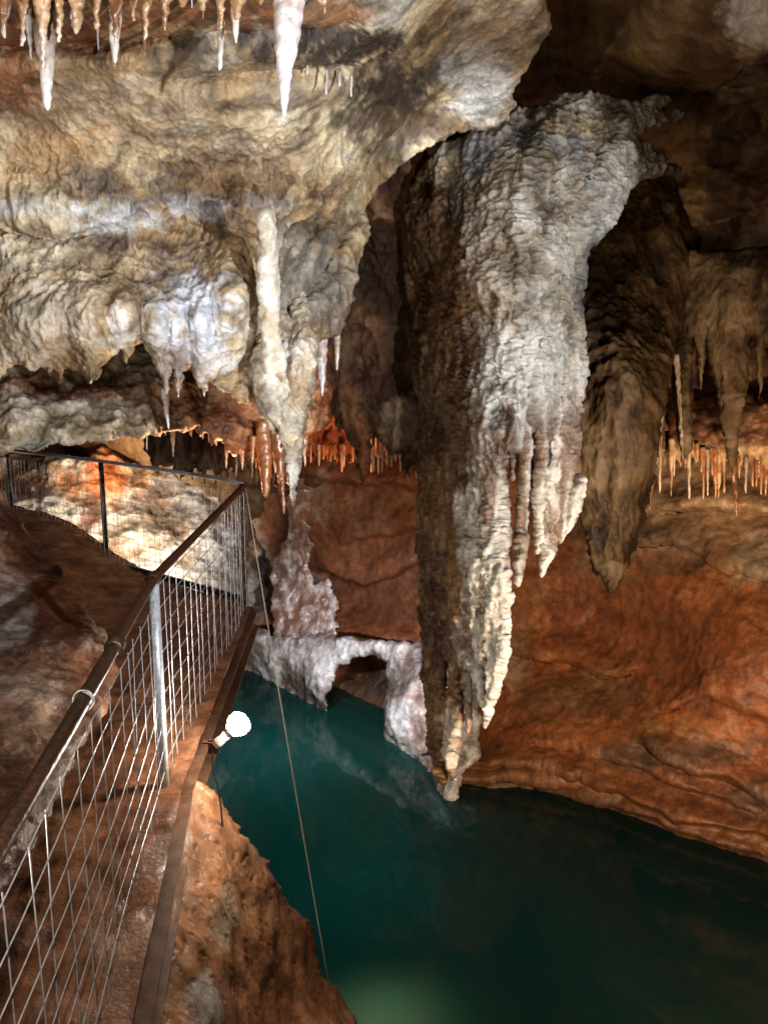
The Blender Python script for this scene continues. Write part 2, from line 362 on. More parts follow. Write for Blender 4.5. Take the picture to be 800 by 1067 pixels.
tag(o, 'lower limestone shelf, grey at one end and orange at the other, under the pale overhang', kind='structure')

# ---- far ceiling / dark background -------------------------------
dep_back = rbf([(-300, -250, 5), (0, 0, 7.0), (0, 470, 11.5), (300, 300, 8.5), (300, 480, 10.5), (440, 430, 9.4), (560, 0, 6.2), (660, 60, 5.8), (800, -100, 4.6), (1000, 0, 4.5), (760, 110, 6.6), (640, 170, 7.4), (800, 200, 6.6),
    (800, 420, 7.6), (700, 250, 6.9), (620, 450, 8.4), (560, 80, 7.3), (1000, 400, 6.0), (700, -250, 3.6)])
def disp_back(P, U, V): return 0.16*fbm(P, 0.9, 4, 42)+0.07*ridged(P, (2.2, 2.2, 3.5), 5, 5)+0.03*ridged(P, (8, 8, 5), 3, 15)
def c_back(P, U, V, nd):
    C = col_base(P, nd-0.06, (.06, .028, .012), (.16, .085, .04), (.30, .18, .09), 2.4, 23)
    C = blobs(C, U, V, P, [(640, 50, 110, 50, (.17, .09, .035), .7), (770, 60, 30, 40, (.34, .28, .2), .8), (300, 480, 90, 40, (.14, .06, .025), .6)])
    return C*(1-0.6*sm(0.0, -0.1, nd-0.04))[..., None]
o = relief('cave_ceiling', [(-300, -250), (1100, -250), (1100, 560), (-300, 560)], dep_back, M_dark, disp_back, c_back, step=2.2, bulge=0, back=0, seed=5)
tag(o, 'dark brown cave roof rising behind the hanging formations', kind='structure')
# ceiling roll at top right, with a pale end at the frame edge
dep_roll = rbf([(540, -150, 4.4), (560, 60, 5.6), (680, 70, 5.3), (800, 40, 4.6), (1000, -50, 4.2), (700, -150, 4.0)])
def c_roll(P, U, V, nd):
    C = col_base(P, nd-0.03, (.10, .05, .02), (.20, .11, .05), (.30, .18, .08), 2, 44)
    return blobs(C, U, V, P, [(785, 20, 34, 46, (.55, .47, .38), 1), (782, 60, 22, 24, (.34, .20, .09), .8), (670, 60, 16, 14, (.34, .20, .04), .7)])
o = relief('cave_ceiling', [(520, -150), (556, 20), (560, 75), (600, 82), (660, 86), (700, 92), (740, 96), (768, 82), (776, 70), (790, 62), (812, 40), (1000, 0), (1000, -150)], dep_roll, M_dark,
    lambda P, U, V: 0.10*fbm(P, 1.5, 4, 3)+0.02*ridged(P, (9, 9, 5), 4, 2), c_roll, step=1.8, L=40, bulge=0.8, warp=(3, 16), back=0.4, seed=6)
tag(o, 'smooth brown roof roll ending in a pale knob at the picture edge', kind='structure')

# ---- red back wall ------------------------------------------------
wl = [(250, 690), (340, 735), (455, 825), (560, 823), (640, 850), (720, 880), (800, 905), (900, 945)]
pts = []
for (u, v) in wl:
    d = zdepth(u, v, 0.0); d = {250: 11.0, 340: 10.2, 455: 8.0}.get(u, d)
    pts.append((u, v, d))
    for dv in (150, 330):    # under water: continues down, slightly outwards
        pts.append((u, v+dv, max(d-0.10-0.0022*dv, 1.5)))
pts += [(250, 560, 11.5), (330, 600, 11.0), (300, 520, 10.8), (440, 560, 9.6), (440, 500, 9.3), (440, 650, 9.9), (380, 500, 10.0), (440, 700, 9.6), (560, 660, 8.9), (560, 740, 8.2), (620, 560, 8.3), (700, 540, 7.8), (800, 540, 7.2), (700, 620, 7.7), (760, 620, 7.2),
        (800, 640, 6.9), (640, 640, 8.3), (700, 700, 7.5), (800, 760, 6.75), (600, 700, 8.4), (700, 780, 7.1), (900, 560, 6.4), (900, 800, 5.9), (1000, 500, 5.6), (620, 480, 8.6), (800, 480, 7.4), (0, 600, 12.5), (-200, 600, 12.5)]
dep_wall = rbf(pts)
def ledge(U, V, line, amp, w=7, lip=10):
    u = [p[0] for p in line]; v = [p[1] for p in line]; y = np.interp(U, u, v); m = sm(u[0]-12, u[0]+12, U)*sm(u[-1]+12, u[-1]-12, U)
    d = V-y-4*fbm(np.stack([U/22, V/60, U*0], -1), 1, 3, line[0][1]*0.1)
    return m*amp*(sm(-lip*3, 0, d)*sm(w, 0, d)-0.7*sm(0, w, d)*sm(w*6, w, d))
LEDG = [([(525, 672), (560, 685), (590, 682), (625, 700), (665, 695)], .16), ([(470, 835-14), (560, 815), (640, 838), (720, 868), (800, 892)], .07), ([(560, 770), (640, 786), (700, 812), (790, 845)], .09), ([(665, 770), (720, 800), (760, 808), (810, 838), (900, 860)], .18), ([(690, 735), (740, 720), (800, 745), (900, 770)], .08),
        ([(480, 795), (560, 795), (640, 820), (700, 850), (800, 870), (900, 900)], .10), ([(470, 812), (540, 808), (600, 815)], .08), ([(430, 600), (400, 560), (460, 572)], .0),
        ([(610, 562), (700, 560), (760, 590), (830, 600)], .10), ([(660, 532), (740, 524), (830, 530)], .16), ([(330, 590), (380, 606), (440, 580)], .22), ([(240, 646), (320, 655), (380, 662), (440, 672)], .30),
        ([(320, 492), (380, 500), (445, 505)], .25), ([(360, 560), (400, 552), (440, 545)], .12)]
def feat_wall(U, V, D):
    f = 0
    for l, a in LEDG:
        if a: f = f+ledge(U, V, sorted(l), a)
    f = f+0.35*np.exp(-((U-770)/70)**2-((V-690)/70)**2)
    return f
def disp_wall(P, U, V):
    low = sm(700, 780, V-(U-500)*0.1)
    return 0.13*fbm(P, 0.8, 3, 62)+0.028*fbm(P, 3, 4, 5)+0.022*ridged(P, (1.0, 2, 7), 4, 15)*(0.15+low)+0.012*ridged(P, (9, 9, 9), 4, 5)+0.012*fbm(P, 12, 4, 7)
def c_wall(P, U, V, nd):
    C = col_base(P, nd-0.05, (.32, .105, .040), (.43, .155, .058), (.54, .24, .10), 1.8, 63)
    C = mixc(C, (.42, .20, .09), 0.6*sm(0.25, 0.6, fbm(P, (4, 4, 6), 4, 81)))
    C = mixc(C, (.16, .07, .035), 0.3*sm(0.2, 0.6, fbm(P, (2, 2, 7), 4, 91)))
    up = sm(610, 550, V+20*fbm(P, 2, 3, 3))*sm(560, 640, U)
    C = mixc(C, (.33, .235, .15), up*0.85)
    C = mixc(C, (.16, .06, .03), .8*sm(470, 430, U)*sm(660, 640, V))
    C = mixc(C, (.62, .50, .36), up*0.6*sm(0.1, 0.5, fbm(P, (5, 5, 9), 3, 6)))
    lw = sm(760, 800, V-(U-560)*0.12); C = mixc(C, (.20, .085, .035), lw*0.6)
    C = blobs(C, U, V, P, [(640, 555, 90, 14, (.10, .07, .05), .6), (785, 590, 30, 30, (.42, .33, .22), .9), (540, 690, 16, 60, (.36, .22, .11), .6), (600, 730, 90, 26, (.17, .09, .05), .7), (700, 785, 90, 22, (.15, .10, .07), .8), (790, 830, 40, 30, (.16, .10, .07), .7), (630, 705, 26, 16, (.46, .26, .11), .7), (680, 760, 24, 12, (.5, .28, .11), .7),
        (700, 590, 60, 12, (.14, .09, .06), .5), (330, 520, 30, 30, (.30, .20, .15), .7),
        (372, 712, 44, 44, (.05, .025, .015), 1), (400, 530, 60, 26, (.24, .14, .09), .6), (270, 600, 30, 50, (.34, .30, .27), .8), (640, 600, 30, 12, (.5, .28, .13), .6), (470, 570, 50, 26, (.30, .17, .09), .5), (560, 600, 50, 30, (.34, .12, .05), .5)])  # near-black blob behind the arch paints shade into its opening
    wetb = sm(.16, .02, P[..., 2]+.05*fbm(P, 3, 3, 9)); C = mixc(C, (.13, .07, .035), .75*wetb)
    C = mixc(C, (.14, .06, .03), .4*sm(.93, .99, 1-np.abs(perlin(S(P+.15*fbm(P, 2, 3, 3)[..., None], (1.1, 1.1, 3.2), 41)))))
    under = sm(0.02, -0.25, P[..., 2]); C = mixc(C, (.20, .13, .05), under)
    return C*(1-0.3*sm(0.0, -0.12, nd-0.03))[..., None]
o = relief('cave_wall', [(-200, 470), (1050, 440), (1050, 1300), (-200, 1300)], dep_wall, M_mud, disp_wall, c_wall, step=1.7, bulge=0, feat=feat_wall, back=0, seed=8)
tag(o, 'red clay cave wall with undercut ledges above the pool', kind='structure')

sk = [(300, 520), (312, 505), (326, 508), (322, 540), (327, 565), (322, 590), (330, 610), (342, 600), (350, 625), (352, 672), (318, 676), (290, 672), (284, 640), (282, 612), (280, 592), (292, 576), (300, 550)]
o = relief('calcite_cascade', sk, rbf([(296, 512, 10.3), (334, 506, 10.2), (276, 588, 10.6), (354, 606, 10.5), (300, 652, 10.4), (340, 640, 10.4)]), M_lav, lambda P, U, V: -.02+.035*ridged(P+.1*fbm(P, 3, 2, 3)[..., None], (6, 6, 2), 5, 3),
    lambda P, U, V, nd: mixc(col_base(P, nd-.06, (.18, .10, .07), (.52, .47, .46), (.76, .75, .77), 5, 3), (.20, .09, .05), .9*sm(-.2, .18, fbm(P, (5, 5, 2), 4, 13))), step=1.2, L=6, bulge=.25, warp=(4, 12), back=.3, seed=31)
tag(o, 'small frosty white calcite cascade on the dark wall above the pale flowstone', 'calcite cascade')
# ---- pale wet flowstone with an arch at the waterline --------------
arch_poly = [(215, 655), (235, 640), (262, 650), (290, 664), (330, 660), (360, 664), (400, 668), (442, 670), (470, 676), (500, 700), (500, 790), (480, 808), (474, 860), (458, 880), (444, 860), (430, 830), (414, 800), (398, 780), (399, 735), (404, 710),
    (402, 690), (388, 681), (368, 684), (350, 698), (342, 722), (341, 770), (325, 765), (300, 750), (262, 735), (235, 725), (215, 715)]
dep_arch = rbf([(215, 655, 11.0), (240, 685, 11.3), (300, 664, 10.3), (290, 693, 10.5), (325, 722, 9.85), (340, 742, 9.6), (300, 750, 10.6), (341, 770, 9.6), (215, 715, 11.9), (340, 665, 9.9), (400, 670, 9.3), (402, 700, 9.2), (400, 765, 8.95), (400, 785, 9.1), (440, 680, 8.9),
    (430, 735, 8.7), (430, 782, 8.65), (432, 830, 8.6), (458, 826, 7.9), (458, 880, 8.0), (500, 700, 8.3), (500, 790, 7.9)])
def c_arch(P, U, V, nd):
    C = col_base(P, nd-0.03, (.20, .16, .13), (.46, .43, .41), (.72, .71, .71), 7, 93)
    C = blobs(C, U, V, P, [(270, 640, 40, 26, (.14, .10, .06), .9), (440, 745, 14, 40, (.34, .14, .08), .6), (250, 675, 40, 20, (.26, .22, .16), .8), (453, 800, 18, 20, (.36, .24, .18), .8), (400, 755, 16, 16, (.20, .15, .11), .7), (425, 700, 8, 40, (.40, .28, .24), .5)])
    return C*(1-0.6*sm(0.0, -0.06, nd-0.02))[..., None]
o = relief('flowstone_bank', arch_poly, dep_arch, M_lav, lambda P, U, V: 0.10*fbm(P, 1.6, 3, 3)+0.06*ridged(P+.08*fbm(P, 4, 2, 3)[..., None], (5, 5, 2.6), 5, 3, .6)+0.018*(0.5-worley(P, (18, 18, 12), 2)), c_arch, step=1.3, L=16, bulge=0.9, warp=(2.5, 9), back=0.8, seed=9)
tag(o, 'glistening lavender white flowstone bank with a dark arch opening at the waterline', 'rock formation')
# ---- the great curtain --------------------------------------------
cur_poly = [(418, 230), (426, 200), (440, 172), (462, 150), (490, 138), (522, 122), (548, 112), (566, 108), (590, 98), (612, 95), (632, 99), (652, 104), (664, 108), (678, 100), (694, 98), (700, 106), (688, 114), (704, 114), (712, 120), (694, 130), (672, 134), (664, 144), (676, 154),
    (692, 166), (710, 174), (706, 182), (680, 184), (660, 192), (648, 206), (636, 232), (622, 250), (612, 258), (608, 280), (606, 310), (600, 345), (603, 372), (608, 392), (598, 410), (588, 430), (586, 470), (580, 500),
    (566, 480), (552, 450), (545, 480), (530, 470), (526, 560), (520, 640), (512, 690), (498, 700), (480, 700), (468, 690), (452, 740), (444, 740), (438, 640), (437, 520), (436, 420), (430, 330), (422, 285), (418, 255)]
dep_cur = rbf([(420, 250, 5.7), (430, 200, 5.4), (480, 150, 4.9), (560, 105, 4.9), (640, 100, 5.0), (700, 120, 5.3), (700, 176, 5.3), (540, 200, 4.75), (620, 200, 4.95), (440, 300, 5.8), (478, 300, 5.25), (500, 300, 4.85), (600, 300, 5.0),
    (440, 450, 5.95), (474, 450, 5.35), (498, 450, 4.85), (530, 420, 4.75), (600, 420, 5.05), (440, 600, 5.85), (474, 600, 5.3), (497, 600, 4.9), (515, 600, 4.8), (580, 560, 5.0), (445, 760, 5.6), (465, 800, 5.1), (510, 750, 4.85), (484, 740, 5.1)])
strokes = [dict(pts=[(590, 300, 15), (594, 395, 13), (590, 440, 12), (580, 500, 14), (574, 550, 12), (568, 580, 6), (563, 599, 1.2)], soft=1, off=8),
    dict(pts=[(604, 498, 4), (599, 520, 8), (589, 548, 6), (583, 566, 1.2)], soft=1, off=2),
    dict(pts=[(566, 360, 8), (562, 430, 6), (564, 480, 7), (562, 530, 7), (560, 560, 5), (558, 575, 2)], soft=1, off=8),
    dict(pts=[(556, 380, 6), (548, 450, 5), (546, 500, 5.5), (542, 570, 5.5), (540, 600, 4.5), (537, 611, 1)], soft=1, off=7),
    dict(pts=[(540, 330, 8), (531, 400, 4), (532, 460, 3.5), (535, 500, 1.5)], soft=1, off=9),
    dict(pts=[(515, 330, 5), (516, 420, 6), (520, 480, 7), (516, 540, 10), (520, 620, 11), (519, 680, 10), (512, 725, 6), (506, 757, 1)], soft=1, off=11),
    dict(pts=[(503, 440, 4), (507, 500, 7), (504, 550, 4)], soft=1, off=9), dict(pts=[(512, 560, 3), (506, 620, 4), (505, 680, 4)], outline=False, soft=1, off=12),
    dict(pts=[(488, 515, 3), (492, 580, 5), (496, 640, 7), (499, 700, 6), (503, 735, 2)], soft=1, off=9),
    dict(pts=[(484, 600, 7), (485, 700, 5), (487, 738, 4), (488, 763, 0.9)], soft=1, off=2),
    dict(pts=[(474, 690, 4), (473, 730, 9), (472, 775, 8), (470, 800, 4), (471, 810, 2)], soft=1, off=6),
    dict(pts=[(460, 380, 15), (456, 560, 13), (454, 700, 11), (455, 780, 8), (460, 805, 5), (462, 818, 1.2)], soft=1, off=3),
    dict(pts=[(441, 380, 3.4), (442, 560, 3.4), (445, 680, 3.4), (452, 770, 3.4), (462, 812, 2)], outline=False, off=5, k=1.2),
    dict(pts=[(470, 440, 3), (472, 540, 3), (476, 640, 3), (482, 720, 2)], outline=False, off=5, k=1.2),
    dict(pts=[(520, 200, 10), (508, 300, 10), (504, 400, 6)], outline=False, soft=1, off=8),
    dict(pts=[(640, 160, 20), (600, 240, 16), (590, 330, 12)], outline=False, soft=1, off=6),
    dict(pts=[(570, 130, 24), (545, 240, 20), (548, 330, 12)], outline=False, soft=1, off=6)]
def disp_cur(P, U, V):
    Q = P+0.05*fbm(P, 5, 2, 9)[..., None]
    up = sm(480, 330, V); lit = sm(478, 500, U+V*0.02)
    sc_ = (0.5-worley(Q+0.09*fbm(P, 2.2, 3, 12)[..., None], (15, 15, 27), 7))*(0.026+0.022*fbm(P, 2.5, 3, 91))*up+0.05*ridged(Q, (3, 3, 2), 3, 51)*up
    strands = 0.062*ridged(Q, (10, 10, 1.0), 3, 5)*sm(230, 420, V)+0.03*ridged(Q, (4, 4, 1.0), 2, 15)
    return 0.07*fbm(P, 1.5, 3, 71)+sc_+strands+(0.5-worley(Q, (22, 22, 17), 3))*0.018*(0.35+0.65*lit)+0.015*ridged(Q, (16, 16, 28), 3, 3)*(0.3+lit)+0.008*fbm(P, 45, 3, 4)
def c_cur(P, U, V, nd):
    C = col_base(P, nd-0.05, (.22, .16, .10), (.43, .35, .26), (.60, .54, .46), 4, 73)
    C = mixc(C, (.20, .19, .19), 0.8*sm(0.1, 0.5, fbm(P, (3, 3, 1.6), 4, 7))*sm(420, 300, V))
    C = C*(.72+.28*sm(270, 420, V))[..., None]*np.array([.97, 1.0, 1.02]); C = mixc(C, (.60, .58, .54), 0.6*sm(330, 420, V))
    gap = sm(.12, -.30, perlin(np.stack([U/9.5, V/95, U*0+3.3], -1)))*sm(380, 460, V)*sm(620, 560, V)*sm(500, 510, U); C = mixc(C, (.15, .08, .045), .85*gap)
    # brown wet left flank, shade painted in, its edge ragged along the drip strands
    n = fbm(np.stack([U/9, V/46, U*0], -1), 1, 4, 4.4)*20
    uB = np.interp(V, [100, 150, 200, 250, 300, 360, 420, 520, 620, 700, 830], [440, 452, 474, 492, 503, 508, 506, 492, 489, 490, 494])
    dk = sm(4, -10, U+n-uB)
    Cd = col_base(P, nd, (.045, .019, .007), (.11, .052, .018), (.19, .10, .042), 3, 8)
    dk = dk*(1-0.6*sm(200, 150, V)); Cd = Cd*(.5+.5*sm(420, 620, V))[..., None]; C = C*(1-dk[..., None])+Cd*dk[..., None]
    C = mixc(C, (.17, .095, .045), .75*sm(-.1, .35, fbm(P, (2.5, 2.5, 1.2), 4, 207))*sm(330, 230, V)*sm(560, 470, U))
    C = blobs(C, U, V, P, [(527, 470, 7, 80, (.13, .07, .04), .9), (553, 560, 5, 60, (.16, .08, .04), .9), (531, 540, 8, 60, (.15, .08, .04), .95), (500, 470, 5, 60, (.14, .08, .04), .7), (562, 470, 4, 30, (.2, .1, .05), .8), (545, 470, 3, 50, (.2, .1, .05), .8),
        (506, 650, 3.5, 60, (.14, .09, .06), .85), (488, 660, 9, 70, (.12, .055, .025), .9), (472, 765, 11, 40, (.46, .38, .30), 1), (488, 750, 5, 20, (.36, .22, .14), .8), (458, 640, 18, 80, (.055, .022, .012), .9), (600, 130, 40, 16, (.34, .25, .14), .7), (462, 175, 30, 20, (.46, .34, .20), .8), (585, 150, 30, 10, (.22, .22, .22), .6)])
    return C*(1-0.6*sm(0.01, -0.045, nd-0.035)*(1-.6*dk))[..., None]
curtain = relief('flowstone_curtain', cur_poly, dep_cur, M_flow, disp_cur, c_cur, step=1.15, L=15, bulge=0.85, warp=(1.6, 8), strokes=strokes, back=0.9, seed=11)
tag(curtain, 'huge rippled pale flowstone curtain with a brown flank darkened by painted shade, hanging to the pool', 'flowstone curtain')

# ---- brown column to its right -------------------------------------
rc_poly = [(590, 190), (650, 150), (700, 180), (724, 250), (716, 310), (702, 350), (697, 390), (690, 440), (680, 500), (670, 545), (656, 588), (644, 610), (638, 622), (628, 606), (616, 592), (610, 560), (600, 530), (592, 480), (580, 400), (580, 300)]
dep_rc = rbf([(600, 180, 6.6), (700, 190, 6.7), (600, 400, 6.0), (640, 400, 5.8), (700, 350, 6.3), (640, 620, 6.0)])
o = relief('flowstone_column', rc_poly, dep_rc, M_dark, lambda P, U, V: 0.07*fbm(P, 2, 3, 33)+0.06*ridged(P, (6, 6, 1.2), 4, 3)+0.03*ridged(P, (11, 11, 5), 4, 3),
    lambda P, U, V, nd: blobs(col_base(P, nd-0.05, (.03, .016, .007), (.075, .042, .018), (.13, .08, .038), 4, 3)*(1-0.6*sm(0.0, -0.06, nd-0.04))[..., None], U, V, P, [(640, 595, 16, 14, (.20, .14, .08), .6)]),
    step=1.4, L=26, bulge=0.95, warp=(2.5, 12), back=0.8, seed=12,
    strokes=[dict(pts=[(668, 240, 10), (660, 400, 16), (648, 540, 12), (638, 615, 4)], outline=False, soft=1, off=6), dict(pts=[(610, 300, 10), (612, 430, 12), (606, 520, 6)], outline=False, soft=1, off=6)])
tag(o, 'broad dark brown hanging column beside the rippled curtain', 'flowstone column')

# ---- dark drapery between overhang and curtain ----------------------
dd_poly = [(360, 180), (440, 150), (470, 200), (470, 430), (448, 470), (442, 500), (436, 505), (430, 478), (424, 497), (417, 474), (405, 472), (398, 462), (392, 452), (388, 450), (381, 503), (377, 505), (370, 470), (362, 452), (350, 440), (340, 420), (330, 400), (340, 300)]
o = relief('hanging_drapery', dd_poly, rbf([(360, 180, 5.6), (470, 180, 5.6), (340, 400, 6.6), (380, 500, 6.6), (440, 480, 6.3), (400, 300, 6.2), (470, 430, 6.2)]), M_dark,
    lambda P, U, V: 0.10*fbm(P, 1.8, 4, 30)+0.07*ridged(P, (3.4, 3.4, 1.6), 4, 7)+0.03*ridged(P, (9, 9, 8), 4, 9),
    lambda P, U, V, nd: blobs(col_base(P, nd-0.08, (.06, .024, .011), (.15, .07, .033), (.26, .15, .08), 3, 9), U, V, P, [(420, 440, 26, 30, (.34, .24, .15), .8), (380, 470, 14, 40, (.20, .065, .025), .9), (365, 360, 24, 30, (.19, .12, .07), .6), (415, 350, 20, 40, (.10, .05, .03), .7)])*(1-0.6*sm(0.02, -0.07, nd-0.06))[..., None],
    step=1.5, L=16, bulge=0.9, warp=(2.5, 9), back=0.8, seed=13,
    strokes=[dict(pts=[(414, 210, 10), (420, 330, 9), (424, 420, 10)], outline=False, soft=1, off=5), dict(pts=[(378, 420, 8), (379, 480, 6), (378, 505, 1.5)], soft=1, off=6)])
tag(o, 'dark brown drapery in the gap between the pale overhang and the great curtain', 'hanging drapery')
# orange lit fringe deep in the gap
fr = [(300, 395), (300, 470)]
for u in range(304, 396, 5): fr += [(u, 464+rng.rand()*10), (u+2, 476+rng.rand()*12)]
fr += [(400, 470), (460, 470), (460, 400)]
def c_or(P, U, V, nd): return col_base(P, nd-0.04, (.22, .055, .018), (.44, .13, .045), (.66, .32, .16), 5, 9)
d_or = lambda P, U, V: 0.07*fbm(P, 2, 3, 5)+0.05*ridged(P, (6, 6, 2.5), 4, 3)+0.06*(0.5-worley(P, (6, 6, 3.5), 2))
o = relief('hanging_drapery', fr, rbf([(300, 395, 7.6), (460, 395, 7.6), (300, 480, 8.1), (460, 480, 8.1)]), M_mud, d_or, c_or, step=1.4, L=14, bulge=0.7, warp=(1.5, 6), back=0.6, seed=14)
tag(o, 'glowing orange drapery with a toothed hem, deep in the gap behind the dark drapery', 'hanging drapery')
# ---- right hand draperies and straw shelf ---------------------------
rd_poly = [(690, 275), (720, 262), (830, 255), (900, 250), (900, 430), (830, 420), (806, 412), (798, 360), (794, 395), (791, 416), (787, 380), (784, 345), (778, 400), (770, 450), (766, 488), (760, 486), (754, 450), (745, 405), (738, 372), (736, 345),
    (731, 408), (727, 380), (722, 350), (721, 400), (720, 468), (712, 478), (706, 455), (700, 420), (697, 370), (696, 320)]
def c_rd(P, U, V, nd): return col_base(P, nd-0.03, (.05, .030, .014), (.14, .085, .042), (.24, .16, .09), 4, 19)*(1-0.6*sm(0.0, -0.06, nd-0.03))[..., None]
o = relief('hanging_drapery', rd_poly, rbf([(690, 275, 6.6), (900, 250, 5.6), (700, 450, 6.5), (765, 480, 6.3), (900, 430, 5.7), (790, 300, 6.2)]), M_dark,
    lambda P, U, V: 0.06*fbm(P, 2, 3, 5)+0.035*ridged(P, (6, 6, 2), 4, 3)+0.02*ridged(P, (14, 14, 9), 3, 3), c_rd, step=1.3, L=16, bulge=0.95, warp=(1.8, 9), back=0.8, seed=15,
    strokes=[dict(pts=[(710, 310, 10), (712, 400, 8), (713, 470, 4)], outline=False, soft=1, off=4), dict(pts=[(762, 310, 20), (762, 400, 9), (763, 480, 4)], outline=False, soft=1, off=5), dict(pts=[(745, 330, 7), (748, 400, 6)], outline=False, soft=1, off=4)])
tag(o, 'row of tan tapering draperies joined at the top, right of the brown column', 'hanging drapery')
sh = [(660, 400), (700, 415), (725, 428), (750, 424), (780, 420), (900, 410), (900, 500), (800, 490)]
for u in range(796, 670, -8): sh += [(u, 482+rng.rand()*7), (u-4, 470+rng.rand()*6)]
sh += [(668, 465)]
def c_sh(P, U, V, nd):
    C = col_base(P, nd-0.03, (.13, .055, .03), (.30, .14, .07), (.46, .27, .15), 4, 29); return mixc(C, (.62, .42, .25), 0.8*sm(458, 474, V+10*fbm(P, 6, 3, 2)))
o = relief('rock_ledge', sh, rbf([(660, 400, 7.6), (900, 410, 6.4), (670, 480, 7.3), (800, 480, 6.8), (900, 500, 6.4)]), M_mud,
    lambda P, U, V: 0.05*fbm(P, 2, 3, 5)+0.03*ridged(P, (6, 6, 8), 4, 3)+0.05*(0.5-worley(P, (11, 11, 8), 2)), c_sh, step=1.4, L=12, bulge=0.9, warp=(1.8, 7), back=0.9, seed=16)
tag(o, 'reddish rock ledge with a knobbly pale underside carrying orange soda straws', 'rock ledge')

# ---- rock slope behind the far railing ------------------------------
ls_poly = [(-200, 450), (30, 474), (90, 478), (112, 466), (130, 480), (150, 488), (185, 476), (230, 480), (262, 500), (275, 540), (268, 600), (262, 650), (250, 700), (200, 720), (-200, 700)]
dep_ls = rbf([(-200, 470, 12), (0, 480, 11.5), (110, 470, 11.0), (0, 560, 10.9), (150, 560, 10.8), (230, 490, 11.6), (250, 600, 11.0), (230, 640, 10.6), (250, 690, 10.9), (-200, 600, 10.8), (60, 640, 10.2), (60, 520, 10.8)])
def c_ls(P, U, V, nd):
    C = col_base(P, nd-0.05, (.34, .20, .12), (.56, .44, .33), (.72, .66, .58), 2.2, 51)
    return blobs(C, U, V, P, [(112, 495, 26, 34, (.45, .13, .04), .95), (40, 500, 70, 20, (.40, .20, .10), .7), (96, 540, 12, 10, (.22, .08, .04), .9), (150, 520, 16, 14, (.25, .12, .07), .8), (230, 580, 26, 60, (.40, .38, .38), .9), (215, 520, 40, 34, (.34, .31, .30), .8), (180, 500, 24, 16, (.30, .24, .2), .7)])*(1-0.6*sm(0.0, -0.1, nd-0.04))[..., None]
o = relief('cave_wall', ls_poly, dep_ls, M_pale, lambda P, U, V: 0.16*fbm(P, 1.2, 3, 5)+0.10*ridged(P, (2.5, 2.5, 4), 5, 3)+0.09*(0.5-worley(P, (3, 3, 4), 2)), c_ls, step=1.4, L=20, bulge=0.7, warp=(3, 12), back=0.4, seed=17)
tag(o, 'brightly lit cream rubble slope behind the far railing', kind='structure')
# dark hanging drips above it
dr = [(150, 430), (150, 470)]
for u in range(156, 300, 6): dr += [(u, 474+rng.rand()*12+0.08*(u-150)), (u+3, 482+rng.rand()*22+0.10*(u-150))]
dr += [(300, 430)]
o = relief('hanging_drapery', dr, rbf([(150, 430, 8.6), (300, 430, 8), (150, 500, 8.8), (300, 500, 8.2)]), M_dark, d_or, lambda P, U, V, nd: col_base(P, nd-0.04, (.05, .025, .015), (.11, .06, .035), (.20, .12, .07), 4, 9), step=1.5, L=12, bulge=0.7, warp=(1.5, 6), back=0.6, seed=18)
tag(o, 'dark fringe of short drips under the orange end of the lower shelf', 'hanging drapery')

# ---- walkway ground, boulder, bank ------------------------------------
def sheet(name, xs, ys, zf, mat, cf, label, right=None, keep=None):
    X, Y = np.meshgrid(xs, ys)
    if right is not None: X = np.minimum(X, right(Y))
    P = np.stack([X, Y, np.zeros_like(X)], -1); P[..., 2] = zf(X, Y, P)
    C = cf(P); ny, nx = X.shape; a = (np.arange(ny-1)[:, None]*nx+np.arange(nx-1)[None])
    Fq = np.stack([a, a+1, a+nx+1, a+nx], -1).reshape(-1, 4)
    if keep is not None: Fq = Fq[keep(X[:-1, :-1], Y[:-1, :-1]).ravel()]
    return tag(make_obj(name, P.reshape(-1, 3), Fq, mat, C.reshape(-1, 3)), label, kind='structure')
# fence geometry: level rail at z=3.1, walkway at z=2.15
ZR, ZF = 3.1, 2.15
R0 = atz(-60, 985, ZR); R1 = atz(160, 603, ZR); R2 = atz(254, 506, ZR); R3 = atz(0, 468, ZR); R4 = atz(-70, 461, ZR)
B1 = R1.copy(); B1[2] = ZF; B2 = R2.copy(); B2[2] = ZF; B3 = R3.copy(); B3[2] = ZF
def fence_x(Y): return np.interp(Y, [0.3, R1[1], R2[1]], [R1[0]+(R0[0]-R1[0])*(R1[1]-0.3)/(R1[1]-R0[1]), R1[0], R2[0]])
xs = np.linspace(-6.5, 0.1, 420); ys = np.linspace(0.2, 10.0, 420)
def walk_z(X, Y, P):
    fx = fence_x(Y); far = R2[1]+(X-R2[0])*(R3[1]-R2[1])/(R3[0]-R2[0])
    z = ZF-0.03+0.05*fbm(P, 1.2, 4, 3)+0.012*fbm(P, 9, 3, 3)
    z = z-0.06*sm(0.0, 0.12, Y-far)
    return z+0.35*sm(0.9, 2.6, fx-X)
def c_walk(P):
    C = col_base(P, P[..., 2]*0, (.13, .048, .022), (.25, .10, .045), (.34, .16, .085), 2.2, 5); return mixc(C, (.34, .17, .09), 0.5*sm(0.3, 0.6, fbm(P, 5, 4, 8)))
sheet('ground', xs, ys, walk_z, M_mud, c_walk, 'wet reddish brown mud floor of the walkway behind the railing',
    right=lambda Y: fence_x(Y)+np.interp(Y, [R1[1], R2[1]], [.088, .045]), keep=lambda X, Y: Y-R2[1]-(X-R2[0])*(R3[1]-R2[1])/(R3[0]-R2[0]) < .13)
